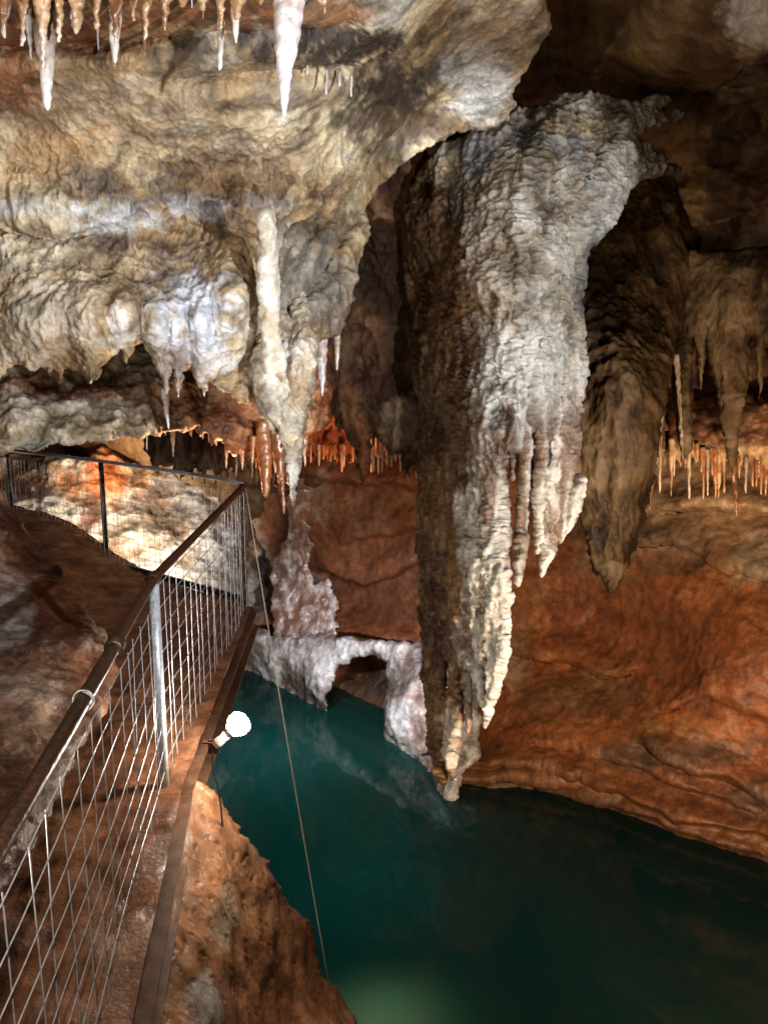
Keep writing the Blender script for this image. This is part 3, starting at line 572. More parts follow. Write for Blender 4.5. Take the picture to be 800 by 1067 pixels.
sheet('rock_bank', xs[::3], ys[::3], lambda X, Y, P: ZF-.22-5*sm(-1.5, -.5, X-fence_x(Y)+.25*fbm(P, 1, 3, 3))-5*sm(-.8, 0, Y-R2[1]-(X-R2[0])*(R3[1]-R2[1])/(R3[0]-R2[0])), M_mud, c_walk, 'unseen rock mass under the walkway, added to block light')  # unseen sheet below the deck, added to block light

bo_poly = [(-260, 380), (-60, 450), (0, 512), (18, 540), (36, 566), (60, 590), (84, 622), (108, 665), (120, 700), (116, 730), (96, 760), (74, 800), (52, 850), (26, 900), (-60, 1000), (-260, 1080)]
dep_bo = rbf([(-200, 500, 4.5), (0, 512, 5.6), (40, 566, 5.4), (100, 660, 4.3), (118, 720, 3.9), (74, 800, 3.2), (26, 900, 2.7), (-60, 1000, 2.3), (30, 700, 3.8), (-100, 700, 3.4), (-150, 900, 2.5)])
def c_bo(P, U, V, nd):
    C = col_base(P, nd-0.03, (.13, .055, .03), (.26, .13, .08), (.38, .26, .19), 2, 5)
    C = mixc(C, (.20, .08, .04), 0.7*sm(0.1, 0.5, fbm(P, 2.4, 4, 88)))
    C = blobs(C, U, V, P, [(60, 640, 40, 60, (.13, .045, .02), 1), (20, 560, 26, 50, (.10, .035, .018), 1), (90, 720, 30, 50, (.15, .06, .03), .9), (30, 760, 40, 60, (.32, .20, .13), .6), (12, 640, 26, 50, (.42, .38, .35), .6)])  # dark brown blobs paint the shadowed stripe down the boulder
    return C*(1-0.5*sm(0.0, -0.07, nd-0.03))[..., None]
o = relief('boulder', bo_poly, dep_bo, M_pale, lambda P, U, V: 0.09*fbm(P, 1.6, 4, 5)+0.03*ridged(P, (3, 3, 3), 4, 3)+0.008*fbm(P, 14, 4, 3), c_bo, step=1.6, L=30, bulge=0.8, warp=(4, 18), back=0.4, seed=19)
tag(o, 'grey and rust boulder with a painted shadow stripe behind the mesh at the left edge', 'boulder')

bk_poly = [(150, 820), (205, 812), (218, 820), (236, 842), (256, 872), (276, 896), (290, 922), (300, 944), (322, 962), (332, 985), (332, 1008), (350, 1030), (368, 1058), (384, 1080), (420, 1150), (480, 1300), (100, 1300), (150, 1100)]
dep_bk = rbf([(150, 820, 3.75), (215, 820, 3.9), (290, 920, 4.3), (330, 990, 4.4), (370, 1062, 4.3), (430, 1150, 3.7), (220, 950, 3.5), (220, 1060, 3.0), (300, 1060, 3.9), (250, 1000, 3.6), (150, 1060, 2.7), (480, 1300, 3.2), (100, 1300, 2.1)])
def c_bk(P, U, V, nd):
    C = col_base(P, nd-0.02, (.20, .085, .038), (.36, .16, .075), (.45, .23, .12), 3, 5)
    C = mixc(C, (.05, .025, .015), 0.75*sm(0.38, 0.6, fbm(P, 14, 4, 8)))
    return blobs(C, U, V, P, [(232, 960, 18, 46, (.42, .30, .20), .9), (215, 1045, 24, 34, (.42, .38, .33), .9), (270, 1050, 40, 20, (.30, .12, .06), .7), (260, 890, 20, 30, (.26, .12, .06), .8)])
o = relief('rock_bank', bk_poly, dep_bk, M_mud, lambda P, U, V: 0.06*fbm(P, 1.8, 3, 5)+0.009*fbm(P, 8, 4, 3)-0.006*sm(.35, .55, fbm(P, 16, 3, 8)), c_bk, step=1.4, L=30, bulge=0.8, warp=(4, 16), back=0.4, seed=20)
tag(o, 'rusty brown mud covered rock bank dropping from the walkway to the pool', kind='structure')

# ---- pool bed and water ------------------------------------------------
def bed_z(X, Y, P):
    z = -3.1+0.35*fbm(P, 0.6, 4, 3)+0.05*fbm(P, 4, 4, 3)
    z = z+2.6*np.exp(-((X+0.15)/0.9)**2-((Y-4.2)/0.7)**2)
    return z
sheet('ground', np.linspace(-9, 9, 240), np.linspace(0.3, 14, 240), bed_z, M_mud, lambda P: col_base(P, P[..., 2]*0, (.28, .25, .17), (.44, .40, .28), (.55, .5, .38), 1.5, 5), 'silty floor of the pool under the green water')
def water_mat():
    m = bpy.data.materials.new('pool_water'); m.use_nodes = True; N = m.node_tree.nodes; L = m.node_tree.links; N.clear()
    out = N.new('ShaderNodeOutputMaterial'); tr = N.new('ShaderNodeBsdfTransparent'); gl = N.new('ShaderNodeBsdfGlossy'); gl.inputs['Roughness'].default_value = 0.05
    df = N.new('ShaderNodeBsdfDiffuse'); df.inputs[0].default_value = (0.008, 0.030, 0.028, 1); tl = N.new('ShaderNodeBsdfTranslucent'); tl.inputs[0].default_value = (0.10, 0.42, 0.36, 1)
    mk = N.new('ShaderNodeMixShader'); mk.inputs[0].default_value = 0.5; L.new(df.outputs[0], mk.inputs[1]); L.new(tl.outputs[0], mk.inputs[2])
    mt = N.new('ShaderNodeMixShader'); mt.inputs[0].default_value = 0.8; L.new(tr.outputs[0], mt.inputs[1]); L.new(mk.outputs[0], mt.inputs[2])
    fr_ = N.new('ShaderNodeFresnel'); fr_.inputs[0].default_value = 1.33; mx = N.new('ShaderNodeMixShader')
    tc = N.new('ShaderNodeTexCoord'); n = N.new('ShaderNodeTexNoise'); n.inputs['Scale'].default_value = 1.6; n.inputs['Detail'].default_value = 3; L.new(tc.outputs['Object'], n.inputs['Vector'])
    bp = N.new('ShaderNodeBump'); bp.inputs['Strength'].default_value = 0.10; bp.inputs['Distance'].default_value = 0.04; L.new(n.outputs[0], bp.inputs['Height'])
    L.new(bp.outputs[0], gl.inputs['Normal']); L.new(bp.outputs[0], fr_.inputs['Normal'])
    L.new(fr_.outputs[0], mx.inputs[0]); L.new(mt.outputs[0], mx.inputs[1]); L.new(gl.outputs[0], mx.inputs[2]); L.new(mx.outputs[0], out.inputs[0])
    va = N.new('ShaderNodeVolumeAbsorption'); va.inputs['Color'].default_value = (0.25, 0.80, 0.74, 1); va.inputs['Density'].default_value = 0.55
    L.new(va.outputs[0], out.inputs['Volume']); return m
V, Fq, _ = boxm((0, 7.3, -2.5), (19, 0, 0), (0, 14.2, 0), (0, 0, 5.0))
tag(make_obj('water', V, Fq, water_mat(), smooth=False), 'still blue green pool water', kind='structure')

# enclosing dark rock so that nothing is open behind
def shell():
    th = np.linspace(0, 2*math.pi, 97); ph = np.linspace(0.02, math.pi-0.02, 49); T, Ph = np.meshgrid(th, ph)
    P = np.stack([13*np.sin(Ph)*np.cos(T), 5+14*np.sin(Ph)*np.sin(T), 2.5+8*np.cos(Ph)], -1)
    n = fbm(np.stack([np.cos(T)*np.sin(Ph), np.sin(T)*np.sin(Ph), np.cos(Ph)], -1), 3, 4, 3); P = P*(1+0.05*n)[..., None]
    ny, nx = T.shape; a = (np.arange(ny-1)[:, None]*nx+np.arange(nx-1)[None]); Fq = np.stack([a, a+1, a+nx+1, a+nx], -1).reshape(-1, 4)
    tag(make_obj('cave_wall', P.reshape(-1, 3), Fq, M_dark, np.ones((P.shape[0]*P.shape[1], 3))*np.array([.10, .05, .025])), 'dark outer rock of the cavern all around', kind='structure')
shell()
# ================================================================== STALACTITES
def colf_of(lo, hi, tipc=None):
    def f(V, nz):
        t = sm(-0.5, 0.8, nz*1.2+fbm(V, 9, 3, 4)*0.7); C = np.array(lo)+(np.array(hi)-np.array(lo))*t[..., None]
        if tipc is not None:
            k = np.linspace(0, 1, V.shape[0])[:, None]; k = sm(0.45, 1.0, k); C = C*(1-k[..., None])+np.array(tipc)*k[..., None]
        return C
    return f
ICE = colf_of((.46, .34, .30), (.74, .68, .66), (.80, .78, .80)); PALE = colf_of((.36, .26, .17), (.62, .54, .44), (.66, .62, .56))
AMB = colf_of((.34, .13, .05), (.60, .30, .13), (.66, .38, .2)); UMB = colf_of((.10, .045, .022), (.24, .12, .06))
def stalactite(u0, v0, u1, v1, D, r, label, cf=PALE, group=None, mat=M_wet, bend=2, D1=None, prof=0.85, rough=0.25, name='stalactite', segs=18, cat='stalactite', tipr=0.8):
    n = max(8, int(abs(v1-v0)/3)+4); n = min(n, 70); t = np.linspace(0, 1, n); D1 = D1 or D
    u = u0+(u1-u0)*t+bend*np.sin(t*3.1*1.3+u0)*t*(1-t); v = v0+(v1-v0)*t
    P = at(u, v, D+(D1-D)*t)
    rad = (tipr+(r-tipr)*(1-t)**prof)*D/F; rad[-1] *= 0.5; 
    o = tube_obj(name, P, rad, mat, segs=segs, rough=rough*r*D/F, nscale=3.2/(r*D/F)**0.5/1.2, colf=cf)
    return tag(o, label, cat, group)
td = [(-60, -80), (-60, 30)]
for (u, v, w_) in [(-30, 60, 14), (4, 40, 12), (24, 48, 9), (45, 72, 12), (62, 44, 7), (80, 34, 12), (101, 30, 7), (121, 44, 11), (139, 22, 8), (152, 40, 6), (172, 26, 7), (190, 6, 6), (211, 12, 7), (230, 30, 6), (247, 22, 10), (271, 4, 6), (301, 34, 16), (338, 8, 12), (362, -6, 8)]:
    td += [(u-w_, -2-rng.rand()*14), (u-w_*.45, v*.35), (u-1.5, v), (u+1.5, v), (u+w_*.45, v*.3)]
td += [(400, -30), (400, -80)]
o = relief('hanging_drapery', td, rbf([(-60, -80, 2.3), (400, -80, 2.3), (-60, 60, 2.4), (400, 60, 2.4), (200, 0, 2.38)]), M_wet, lambda P, U, V: .03*fbm(P, 5, 3, 5)+.025*ridged(P, (14, 14, 5), 4, 3),
    lambda P, U, V, nd: mixc(col_base(P, nd-0.02, (.18, .08, .03), (.44, .26, .13), (.62, .48, .34), 8, 9), (.66, .58, .5), .8*sm(20, 46, V+8*fbm(P, 12, 2, 1))), step=1.2, L=10, bulge=.8, warp=(1.6, 7), back=.8, seed=41)
tag(o, 'amber drapery with a ragged hem along the top of the picture, stalactites growing from it', 'hanging drapery')
GT = 'stalactites hanging from the roof along the top of the picture'
stalactite(303, -70, 296, 123, 2.3, 23, 'largest glossy icy white stalactite hanging at the top', ICE, GT, D1=2.45, prof=.66, rough=.14, segs=40, bend=5)
stalactite(231, -60, 229, 73, 2.45, 6, 'thin knobbly grey white stalactite, first left of the amber one at the top', PALE, GT, rough=.4, tipr=2)
stalactite(246, -60, 246, 45, 2.4, 12, 'short thick amber stalactite with a white tip, left of the large icy one', colf_of((.42, .22, .1), (.62, .4, .22), (.78, .74, .66)), GT)
stalactite(211, -60, 212, 20, 2.5, 7, 'short amber stalactite reaching just into the top of the picture', AMB, GT)
stalactite(200, -60, 200, 8, 2.5, 4, 'shortest white stalactite tip just showing at the top', ICE, GT)
stalactite(172, -60, 172, 32, 2.6, 8, 'short brown stalactite third from the large icy one', AMB, GT)
stalactite(152, -60, 151, 58, 2.6, 6, 'slim brown stalactite between two shorter ones at the top', UMB, GT)
stalactite(120, -60, 120, 66, 2.55, 13, 'tan blade shaped stalactite with a thin white tip at the top', PALE, GT, prof=.7)
stalactite(98, -60, 103, 52, 2.6, 5, 'slender white stalactite beside the lumpy white cluster at the top', ICE, GT)
stalactite(80, -60, 80, 30, 2.5, 15, 'lumpy bluish white cluster shaped stalactite at the top', colf_of((.5, .42, .42), (.74, .74, .8)), GT, rough=.5, tipr=4)
stalactite(44, -70, 50, 115, 2.45, 17, 'long brown stalactite with a white spear tip, second from the picture corner', colf_of((.2, .09, .05), (.34, .18, .1), (.80, .76, .7)), GT, prof=.6)
stalactite(22, -60, 33, 62, 2.5, 9, 'leaning white stalactite nearest the top corner', ICE, GT, rough=.4)
stalactite(10, -60, 8, 20, 2.5, 10, 'stubby white stalactite touching the corner of the picture', ICE, GT)
stalactite(140, -60, 138, 14, 2.6, 9, 'stubby orange brown stalactite between two longer ones', AMB, GT)
stalactite(272, -60, 271, 8, 2.5, 6, 'tiny orange stalactite between the amber one and the large icy one', AMB, GT)
stalactite(340, -60, 338, 14, 2.6, 13, 'stubby brown stalactite right of the large icy one', AMB, GT)
for i, (u, a, b) in enumerate([(320, 64, 78), (340, 72, 99), (366, 78, 101), (354, 74, 90)]):
    stalactite(u, a, u, b, 3.0, 1.6, 'tiny white soda straw on the pale overhang right of the large icy stalactite', ICE, 'tiny straws on the pale overhang', rough=0, segs=8, name='soda_straw', cat='soda straw')
GM = 'stalactites along the hem of the pale overhang'
# the white ribbed rod standing clear of the rock (casts the dark slanting shadow)
stalactite(284, 385, 277, 217, 3.42, 12, 'white ribbed calcite rod standing clear of the overhang', colf_of((.52, .44, .33), (.74, .70, .62)), None, D1=3.02, prof=.35, rough=.35, segs=32, tipr=6, bend=3, name='calcite_rod', cat='calcite rod')
cl_st = [dict(pts=[(283, 300, 6), (278, 335, 13), (272, 390, 11), (276, 425, 8), (286, 450, 2)], soft=1, off=3), dict(pts=[(292, 330, 10), (290, 400, 9), (296, 450, 7), (300, 480, 4)], soft=1, off=8),
    dict(pts=[(312, 310, 8), (316, 350, 16), (313, 400, 15), (308, 440, 12), (306, 480, 8.5), (305, 505, 5), (305, 527, 1)], soft=1, off=6), dict(pts=[(326, 340, 6), (322, 390, 6), (316, 430, 4), (310, 465, 3)], soft=1, off=6), dict(pts=[(300, 360, 4), (303, 420, 4), (303, 470, 3)], outline=False, soft=1, off=9)]
def c_cl(P, U, V, nd):
    C = col_base(P, nd-0.02, (.36, .26, .16), (.58, .48, .36), (.74, .68, .60), 5, 8); C = mixc(C, (.24, .22, .20), .6*sm(.1, .5, fbm(P, (6, 6, 2), 4, 18)))
    return blobs(C, U, V, P, [(292, 430, 4, 40, (.26, .17, .10), .8), (303, 385, 3.5, 40, (.22, .15, .09), .8), (305, 505, 8, 24, (.76, .72, .64), .8)])*(1-.5*sm(0, -.03, nd-.01))[..., None]
o = relief('stalactite_cluster', [], rbf([(270, 300, 3.9), (330, 300, 3.9), (270, 400, 3.55), (330, 400, 3.6), (300, 450, 3.6), (305, 527, 3.65), (300, 360, 3.6)]), M_flow, lambda P, U, V: .03*fbm(P, 4, 3, 5)+.012*ridged(P, (16, 16, 8), 4, 3)+.018*ridged(P+.03*fbm(P, 9, 2, 3)[..., None], (22, 22, 5), 3, 8)+.012*(.5-worley(P, (20, 20, 14), 2)), c_cl, step=1.0, L=9, bulge=.55, warp=(1.8, 7), strokes=cl_st, back=.8, seed=30)
tag(o, 'fused cluster of cream stalactites under the overhang, its longest tip bright white', 'stalactite cluster', GM)
stalactite(334, 340, 336, 413, 3.9, 9, 'small straight grey white stalactite right of the longest central one', ICE, GM, rough=.3)
stalactite(351, 340, 351, 386, 4.0, 4.5, 'tiny brown tipped stalactite at the right end of the overhang hem', PALE, GM)
stalactite(212, 355, 213, 413, 3.75, 9, 'bluish white pointed stalactite on the bright patch of the hem', ICE, GM)
stalactite(183, 360, 186, 414, 3.75, 6, 'slim bluish white stalactite left of the pointed one on the hem', ICE, GM)
stalactite(172, 405, 176, 447, 4.4, 5, 'small white stalactite hanging lower than the hem in front of the orange shelf', ICE, GM)
stalactite(130, 350, 132, 379, 3.72, 5, 'short white stalactite above the notch in the hem', ICE, GM)
stalactite(93, 360, 95, 400, 3.72, 10, 'broad cream stalactite ending beside the dark notch', PALE, GM)
stalactite(250, 380, 249, 420, 3.85, 12, 'stubby rounded cream drape end left of the central cluster', PALE, GM, prof=.5)
GO = 'brown and orange stalactites behind the railing corner'
stalactite(275, 440, 277, 519, 5.2, 9, 'rounded orange stalactite above the railing corner', colf_of((.26, .09, .03), (.50, .2, .07)), GO, prof=.4)
stalactite(262, 440, 262, 500, 5.6, 5, 'thin dark stalactite left of the rounded orange one', UMB, GO)
stalactite(288, 440, 296, 536, 5.2, 8, 'pointed red brown stalactite behind the longest central one', colf_of((.2, .07, .03), (.36, .13, .05)), GO)
stalactite(246, 450, 246, 498, 6.0, 5, 'dim slender stalactite just over the railing corner', UMB, GO)
stalactite(316, 440, 318, 486, 5.6, 6, 'small orange stalactite on the other side of the longest central one', AMB, GO)
for i in range(22):
    u = 152+i*6.6+rng.rand()*9; v = 448+max(0, (u-190))*.28; l = 2+rng.rand()**2.2*26
    stalactite(u, v-14, u+rng.rand()-.5, v+l, 4.7+.004*(u-150)+rng.rand()*.25, 1.5+rng.rand()*3.2, 'short glistening orange drip on the lower shelf above the far railing', AMB if u > 190 else PALE, 'drips under the lower shelf', rough=.3, segs=8, name='stalactite', bend=0, tipr=.5)
# orange straws in the gap
G1 = 'orange soda straws in the gap'
for i in range(14):
    u = 316+i*5.2+rng.rand()*6; l = 2+rng.rand()**1.6*18
    stalactite(u, 462, u, 474+l, 7.6+rng.rand()*.3, 1.2+rng.rand()*2, 'small orange soda straw on the glowing hem deep in the gap', AMB, G1, rough=.1, segs=8, name='soda_straw', cat='soda straw', bend=0)
for (u, a, b) in [(389, 450, 492), (394, 455, 494), (398, 456, 492), (403, 460, 485), (408, 462, 487), (412, 466, 481), (417, 468, 492), (384, 446, 476)]:
    stalactite(u, a, u, b, 6.75, 1.8, 'thin straight orange soda straw at the foot of the dark drapery', AMB, 'orange straws under the dark drapery', rough=.1, segs=8, name='soda_straw', cat='soda straw', bend=0)
stalactite(425, 462, 425, 497, 6.5, 5, 'plump orange stalactite second from the great curtain', AMB, G1, mat=M_wet)
stalactite(435, 466, 435, 506, 6.5, 5, 'plump orange stalactite next to the great curtain', AMB, G1, mat=M_wet)
# right shelf straws
for (u, a, b, r) in [(687, 462, 514, 1.8), (699, 465, 518, 2), (702, 468, 500, 1.6), (717, 474, 521, 1.7), (733, 474, 521, 1.8), (737, 476, 517, 1.5), (745, 474, 520, 2), (749, 476, 523, 1.7), (754, 478, 515, 1.8), (777, 484, 515, 1.7), (783, 482, 510, 1.5), (788, 484, 513, 1.7), (793, 484, 517, 1.9), (798, 484, 522, 1.8), (714, 474, 492, 1.8), (731, 474, 498, 1.8), (790, 484, 500, 1.8), (741, 474, 500, 1.3), (726, 470, 484, 2), (770, 482, 500, 1.6), (806, 484, 515, 1.7)]:
    stalactite(u, a-8, u+rng.rand()*1.6-.8, b-rng.rand()*6, 6.95, r*(1.1+.7*rng.rand()), 'thin orange soda straw hanging from the knobbly ledge', [AMB, AMB, PALE, AMB, colf_of((.4, .2, .1), (.7, .5, .35))][int(u) % 5], 'soda straws under the knobbly ledge', rough=.4, segs=8, name='soda_straw', cat='soda straw', bend=0)
stalactite(764, 470, 767, 538, 6.6, 4, 'longest brown straw hanging below the widest tan drapery', UMB, None, name='stalactite', rough=.35)
stalactite(689, 415, 676, 531, 6.1, 1.6, 'long thin wet straw hanging beside the brown column', colf_of((.3, .16, .1), (.6, .45, .35)), None, rough=.9, tipr=1.2, name='soda_straw', cat='soda straw')
stalactite(688, 418, 687, 470, 6.3, 4, 'glistening knotted stalactite between brown column and tan draperies', colf_of((.3, .16, .1), (.6, .5, .42)), None, rough=.8)
stalactite(704, 370, 711, 479, 6.25, 3, 'wet edge drip running down the first tan drapery', colf_of((.3, .2, .12), (.6, .5, .4)), None, rough=.6)

# ================================================================== RAILING
M_rust = plain_mat('rusty_pipe', (.055, .034, .025), 0.38, 0.6, 0.5, 60, 0.5, (.16, .065, .028), 0.42)
M_galv = plain_mat('galvanised_steel', (.60, .63, .66), 0.34, 0.3, 0.3, 50, 0.3)
M_wire = plain_mat('galvanised_wire', (.62, .64, .68), 0.35, 0.5, 0.4, 40, 0.2, (.40, .30, .24), 0.40)
M_black = plain_mat('dark_steel', (.03, .03, .03), 0.4, 0.5, 0.4, 40, 0.2)
M_beam = plain_mat('brown_steel_beam', (.17, .085, .05), 0.42, 0.3, 0.5, 18, 0.4, (.10, .045, .025), 0.5)
fence = empty('guard_railing', B1); tag(fence, 'near guard railing with a rusty handrail and galvanised wire mesh', 'railing', 'railings around the walkway')
def lerp(a, b, t): return a+(b-a)*t
bendp = [R0, lerp(R0, R1, .5), lerp(R0, R1, .93), R1+np.array([0.01, 0, 0.0]), lerp(R1, R2, .06), lerp(R1, R2, .5), lerp(R1, R2, .95), R2]
tube_obj('handrail', bendp, [.0215]*8, M_rust, fence, segs=20, sub=90, rough=.0012, nscale=60)
for p, q in ((R1, R2), (lerp(R0, R1, .62), R1)):
    d = (q-p)/np.linalg.norm(q-p); tube_obj('collar', [p-d*.035, p-d*.03, p+d*.03, p+d*.035], [.024, .031, .031, .024], M_rust, fence, segs=18)
tube_obj('post', [R1-[0, 0, .02], B1-[0, 0, .12]], [.0235, .0235], M_galv, fence, segs=20)
tube_obj('post', [R0, R0-[0, 0, 1.1]], [.0235, .0235], M_galv, fence, segs=16)
# steel angle post at the corner, running below the deck
d2 = (R2-R1); d2[2] = 0; d2 /= np.linalg.norm(d2); n2 = np.array([-d2[1], d2[0], 0])
a1 = boxm(R2-[0, 0, .70]+d2*0.0, d2*.05, n2*.006, (0, 0, 1.42)); a2 = boxm(R2-[0, 0, .70]+n2*.024+d2*.028, d2*.006, n2*.05, (0, 0, 1.42)); V, Fq = join([a1, a2])
make_obj('corner_post', V, Fq, M_rust, None, fence, False)
# toe beam: C-shaped channel
def beam(p, q, h, w, z0):
    d = q-p; L_ = np.linalg.norm(d); d = d/L_; n = np.array([d[1], -d[0], 0]); c = (p+q)/2; c = c.copy(); c[2] = z0
    return [boxm(c, d*L_, n*.008, (0, 0, h)), boxm(c+n*(w/2+.005)+[0, 0, h/2-.004], d*L_, n*w, (0, 0, .008)), boxm(c+n*(w/2+.005)-[0, 0, h/2-.004], d*L_, n*w, (0, 0, .008))]
Rn = lerp(R1, R0, 1.6)
V, Fq = join(beam(Rn+[.085, 0, 0], R1+[.07, 0, 0], .16, .055, ZF-.16)+beam(R1+[.07, 0.003, 0], R2+[.03, 0, 0], .16, .05, ZF-.158)); make_obj('toe_beam', V, Fq, M_beam, None, fence, False)
def mesh_panel(p, q, ztop, zbot, sp, sh, r, parent, name='wire_mesh', sag=0.0):
    d = q-p; L_ = np.linalg.norm(d); parts = []; n = int(L_/sp)
    per = np.array([d[1], -d[0], 0])/L_
    for i in range(n+1):
        a = lerp(p, q, i*sp/L_)+per*0.006*math.sin(i*1.7); a0 = a.copy(); a0[2] = ztop+0.004; b0 = a.copy(); b0[2] = zbot-.004; m_ = (a0+b0)/2+per*.008*math.sin(i*2.3)
        parts.append(tube('w', [a0, m_, b0], [r]*3, None, segs=6, cap=False))
    k = round((ztop-zbot)/sh); sh = (ztop-zbot)/k
    for j in range(k+1):
        z = zbot+j*sh; nn = 14; P = np.array([lerp(p, q, t) for t in np.linspace(0, 1, nn)]); P[:, 2] = z+0.003*np.sin(np.arange(nn)*1.3+j); P += per*(r*1.7+0.006*np.sin(np.arange(nn)*.9+j)[:, None])
        parts.append(tube('w', P, [r]*nn, None, segs=6, cap=False))
    V, Fq = join([(a, b if b.shape[1] == 4 else b, c) for a, b, c in parts]); return make_obj(name, V, Fq, M_wire, None, parent)
mesh_panel(Rn, R1, ZR-.10, ZF-.16, .15, .1, .0019, fence)
mesh_panel(R1, R2, ZR-.05, ZF-.14, .15, .1, .0022, fence)
far = empty('guard_railing', B3); tag(far, 'far guard railing with a bright top rail, dark posts and thin wire mesh', 'railing', 'railings around the walkway')
tube_obj('handrail', [R2+[0, 0, .006], lerp(R2, R3, .1)+[0, 0, .03], lerp(R2, R3, .5)+[0, 0, .03], R3, R4], [.017]*5, M_galv, far, segs=14, sub=30)
for t in (0.49, 0.955):
    p = lerp(R2, R3, t)
    tube_obj('post', [p+[0, 0, .02], p-[0, 0, .97]], [.024, .024], M_black, far, segs=14)
V, Fq = join([boxm((R2+R4)/2-[0, 0, .95], (R4-R2), (0, .04, 0), (0, 0, .05))]); make_obj('bottom_rail', V, Fq, M_black, None, far, False)
mesh_panel(R2, R4, ZR-.06, ZF+.0, .085, .13, .0019, far)
# wire tie knotted round the corner
th = np.linspace(0, 14, 60); K = R2+np.stack([.034*np.cos(th)+.004*np.sin(th*3), .034*np.sin(th), -.03+.004*th], 1)
tie = tube_obj('wire_tie', K, [.004]*60, M_beam, None, segs=6); tag(tie, 'loops of wire tied round the corner of the railing', 'wire tie')
p = lerp(R0, R1, .42); K = p+np.stack([.029*np.cos(th), .008*np.sin(th*.3), .029*np.sin(th)], 1)
tag(tube_obj('wire_tie', K, [.002]*60, M_galv, segs=6), 'thin wire loop wound round the handrail nearest the camera', 'wire tie')
# cord from the corner down into the pool
cE = atz(343, 1028, -0.02); cS = R2+np.array([.02, -.03, -.02]); tt = np.linspace(0, 1, 16)[:, None]; Pc = cS+(cE-cS)*tt; Pc[:, 2] -= .05*np.sin(tt[:, 0]*math.pi)
M_cord = plain_mat('pale_cord', (.55, .45, .33), .7, 0, .3, 80)
tag(tube_obj('cord', Pc, [.0038]*16, M_cord, segs=8), 'thin pale cord running from the railing corner down into the pool', 'cord')

# ================================================================== THE BULB
bd = 3.78; bc = at(249, 754, bd); bs = at(224, 777, bd-.02)
lamp = empty('lamp', bs); tag(lamp, 'glowing white reflector bulb in a holder on the water side of the railing beam', 'lamp')
d = (bc-bs)/np.linalg.norm(bc-bs); Lb = np.linalg.norm(bc-bs)
M_sock = plain_mat('porcelain_holder', (.6, .55, .48), .35, 0, .2, 30)
tube_obj('holder', [bs, bs+d*.02, bs+d*.05, bs+d*(Lb-.055)], [.02, .024, .021, .026], M_sock, lamp, segs=20)
mb = bpy.data.materials.new('bulb_glass'); mb.use_nodes = True; b_ = mb.node_tree.nodes['Principled BSDF']; b_.inputs['Emission Color'].default_value = (1, .93, .78, 1); b_.inputs['Emission Strength'].default_value = 420
tube_obj('bulb', [bs+d*(Lb-.054), bs+d*(Lb-.035), bc-d*.01, bc+d*.02, bc+d*.038, bc+d*.046], [.026, .042, .056, .054, .034, .006], mb, lamp, segs=24, sub=24)
V, Fq = join([boxm(bs-d*.008, (.05, 0, 0), (0, .006, 0), (0, 0, .07)), boxm(bs+[-.03, -.004, .02], (.05, 0, 0), (0, .03, 0), (0, 0, .006))]); make_obj('bracket', V, Fq, M_rust, None, lamp, False)
tube_obj('collar', [bs+d*(Lb-.062), bs+d*(Lb-.058), bs+d*(Lb-.05), bs+d*(Lb-.046)], [.024, .031, .031, .027], M_galv, lamp, segs=20)
cl = tube_obj('cable', [bs, bs+[-.01, -.02, -.08], bs+[.02, -.03, -.25], bs+[.03, -.02, -.5]], [.004]*4, M_black, lamp, segs=6, sub=16)

# ================================================================== LIGHT
def light(name, kind, loc, energy, color, target=None, size=0.05, angle=60, blend=.4, scale=None):
    l = bpy.data.lights.new(name, kind); l.energy = energy; l.color = color; l.shadow_soft_size = size
    if kind == 'SPOT': l.spot_size = math.radians(angle); l.spot_blend = blend
    o = bpy.data.objects.new(name, l); COL.objects.link(o); o.location = loc
    if target is not None:
        from mathutils import Vector
        o.rotation_euler = (Vector(target)-Vector(loc)).to_track_quat('-Z', 'Y').to_euler()
    if scale: o.scale = scale
    return o
COOL = (.86, .93, 1.0); NEUT = (1.0, .93, .82); WARM = (1, .72, .42); DEEP = (1, .45, .18)
light('cave_light', 'SPOT', (1.5, .8, 3.95), 600, (.90, .95, 1), at(170, 250, 3.5), .03, 72, .5)
light('cave_light', 'SPOT', (-1.5, 1.3, 2.6), 55, NEUT, at(250, 100, 3.0), .03, 110, .6)
light('cave_light', 'SPOT', (-1.25, .5, 4.05), 165, (1, .97, .92), at(400, 70, 3.3), .012, 62, .6)
light('cave_light', 'SPOT', (3.1, 1.2, 3.5), 740, (.95, .97, 1), at(540, 460, 4.9), .04, 64, .3, (.45, 1, 1))
light('cave_light', 'SPOT', (1.9, .6, 2.6), 95, WARM, at(700, 330, 6), .1, 90, .8)  # warm fill, added to lift the brown column and draperies
light('cave_light', 'SPOT', (1.7, 2.0, 2.2), 760, (1, .74, .48), at(690, 690, 7.6), .08, 100, .7)
light('cave_light', 'SPOT', at(370, 560, 7.3), 45, DEEP, at(372, 470, 8.2), .04, 110, .5)
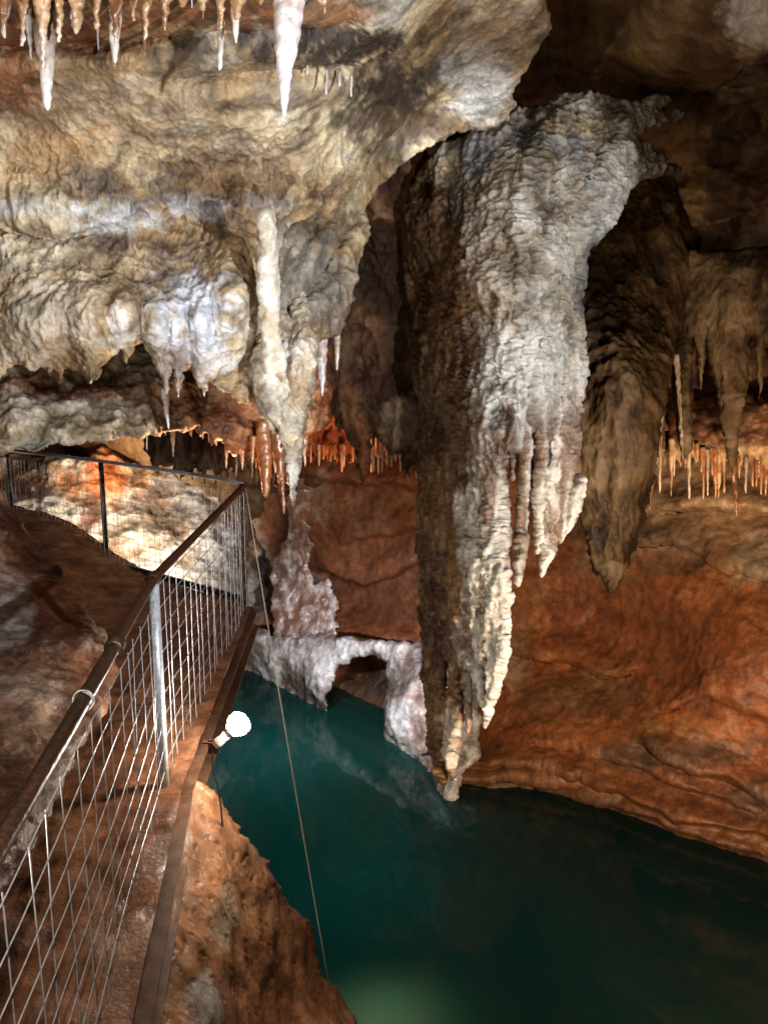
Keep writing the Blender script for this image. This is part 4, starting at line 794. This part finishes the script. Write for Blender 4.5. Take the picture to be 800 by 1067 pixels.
light('cave_light', 'SPOT', at(740, 600, 6.1), 60, (1, .6, .3), at(740, 490, 7.0), .04, 70, .5)
light('cave_light', 'SPOT', at(235, 520, 5.5), 75, (1, .5, .22), at(225, 430, 5.1), .04, 120, .5)
light('cave_light', 'SPOT', at(120, 612, 8.9), 330, (1, .90, .74), at(80, 530, 11.0), .05, 135, .5)
light('cave_light', 'SPOT', at(100, 500, 10.0), 30, (1, .5, .12), at(112, 470, 11), .05, 120, .5)
light('cave_light', 'SPOT', at(330, 600, 7.0), 260, (.86, .88, 1.0), at(385, 710, 9.4), .05, 80, .6)
light('cave_light', 'SPOT', (-.35, .8, 3.9), 90, (1, .88, .74), at(60, 760, 3.0), .012, 100, .6)
# lights under water; the teal pair is added to brighten the pool
light('pool_light', 'SPOT', atz(395, 1135, -.5), 20, (1, .40, .20), atz(405, 1120, 0)+np.array([0, .1, .5]), .08, 140, 1)
light('pool_light', 'POINT', atz(275, 790, 0)-np.array([0, 0, 1.2]), 22, (.10, .78, .9), None, .15)
light('pool_light', 'POINT', atz(345, 930, 0)-np.array([0, 0, 1.1]), 5, (.10, .78, .9), None, .15)

w = bpy.data.worlds.new('World'); sc.world = w; w.use_nodes = True
w.node_tree.nodes['Background'].inputs[0].default_value = (1, .7, .5, 1); w.node_tree.nodes['Background'].inputs[1].default_value = 0.0
cam = bpy.data.cameras.new('camera'); co = bpy.data.objects.new('camera', cam); COL.objects.link(co); co.location = CAM; co.rotation_euler = (math.radians(80), 0, 0)
cam.sensor_fit = 'VERTICAL'; cam.sensor_height = 36; cam.lens = 36*F/1067; cam.clip_start = .05; cam.clip_end = 200; sc.camera = co
sc.view_settings.view_transform = 'Standard'; sc.view_settings.look = 'None'; sc.view_settings.exposure = 0
sc.render.engine = 'CYCLES'; sc.cycles.use_denoising = True; sc.cycles.max_bounces = 6; sc.cycles.diffuse_bounces = 2; sc.cycles.transparent_max_bounces = 12; sc.cycles.caustics_reflective = False; sc.cycles.caustics_refractive = False
sc.cycles.sample_clamp_indirect = 4
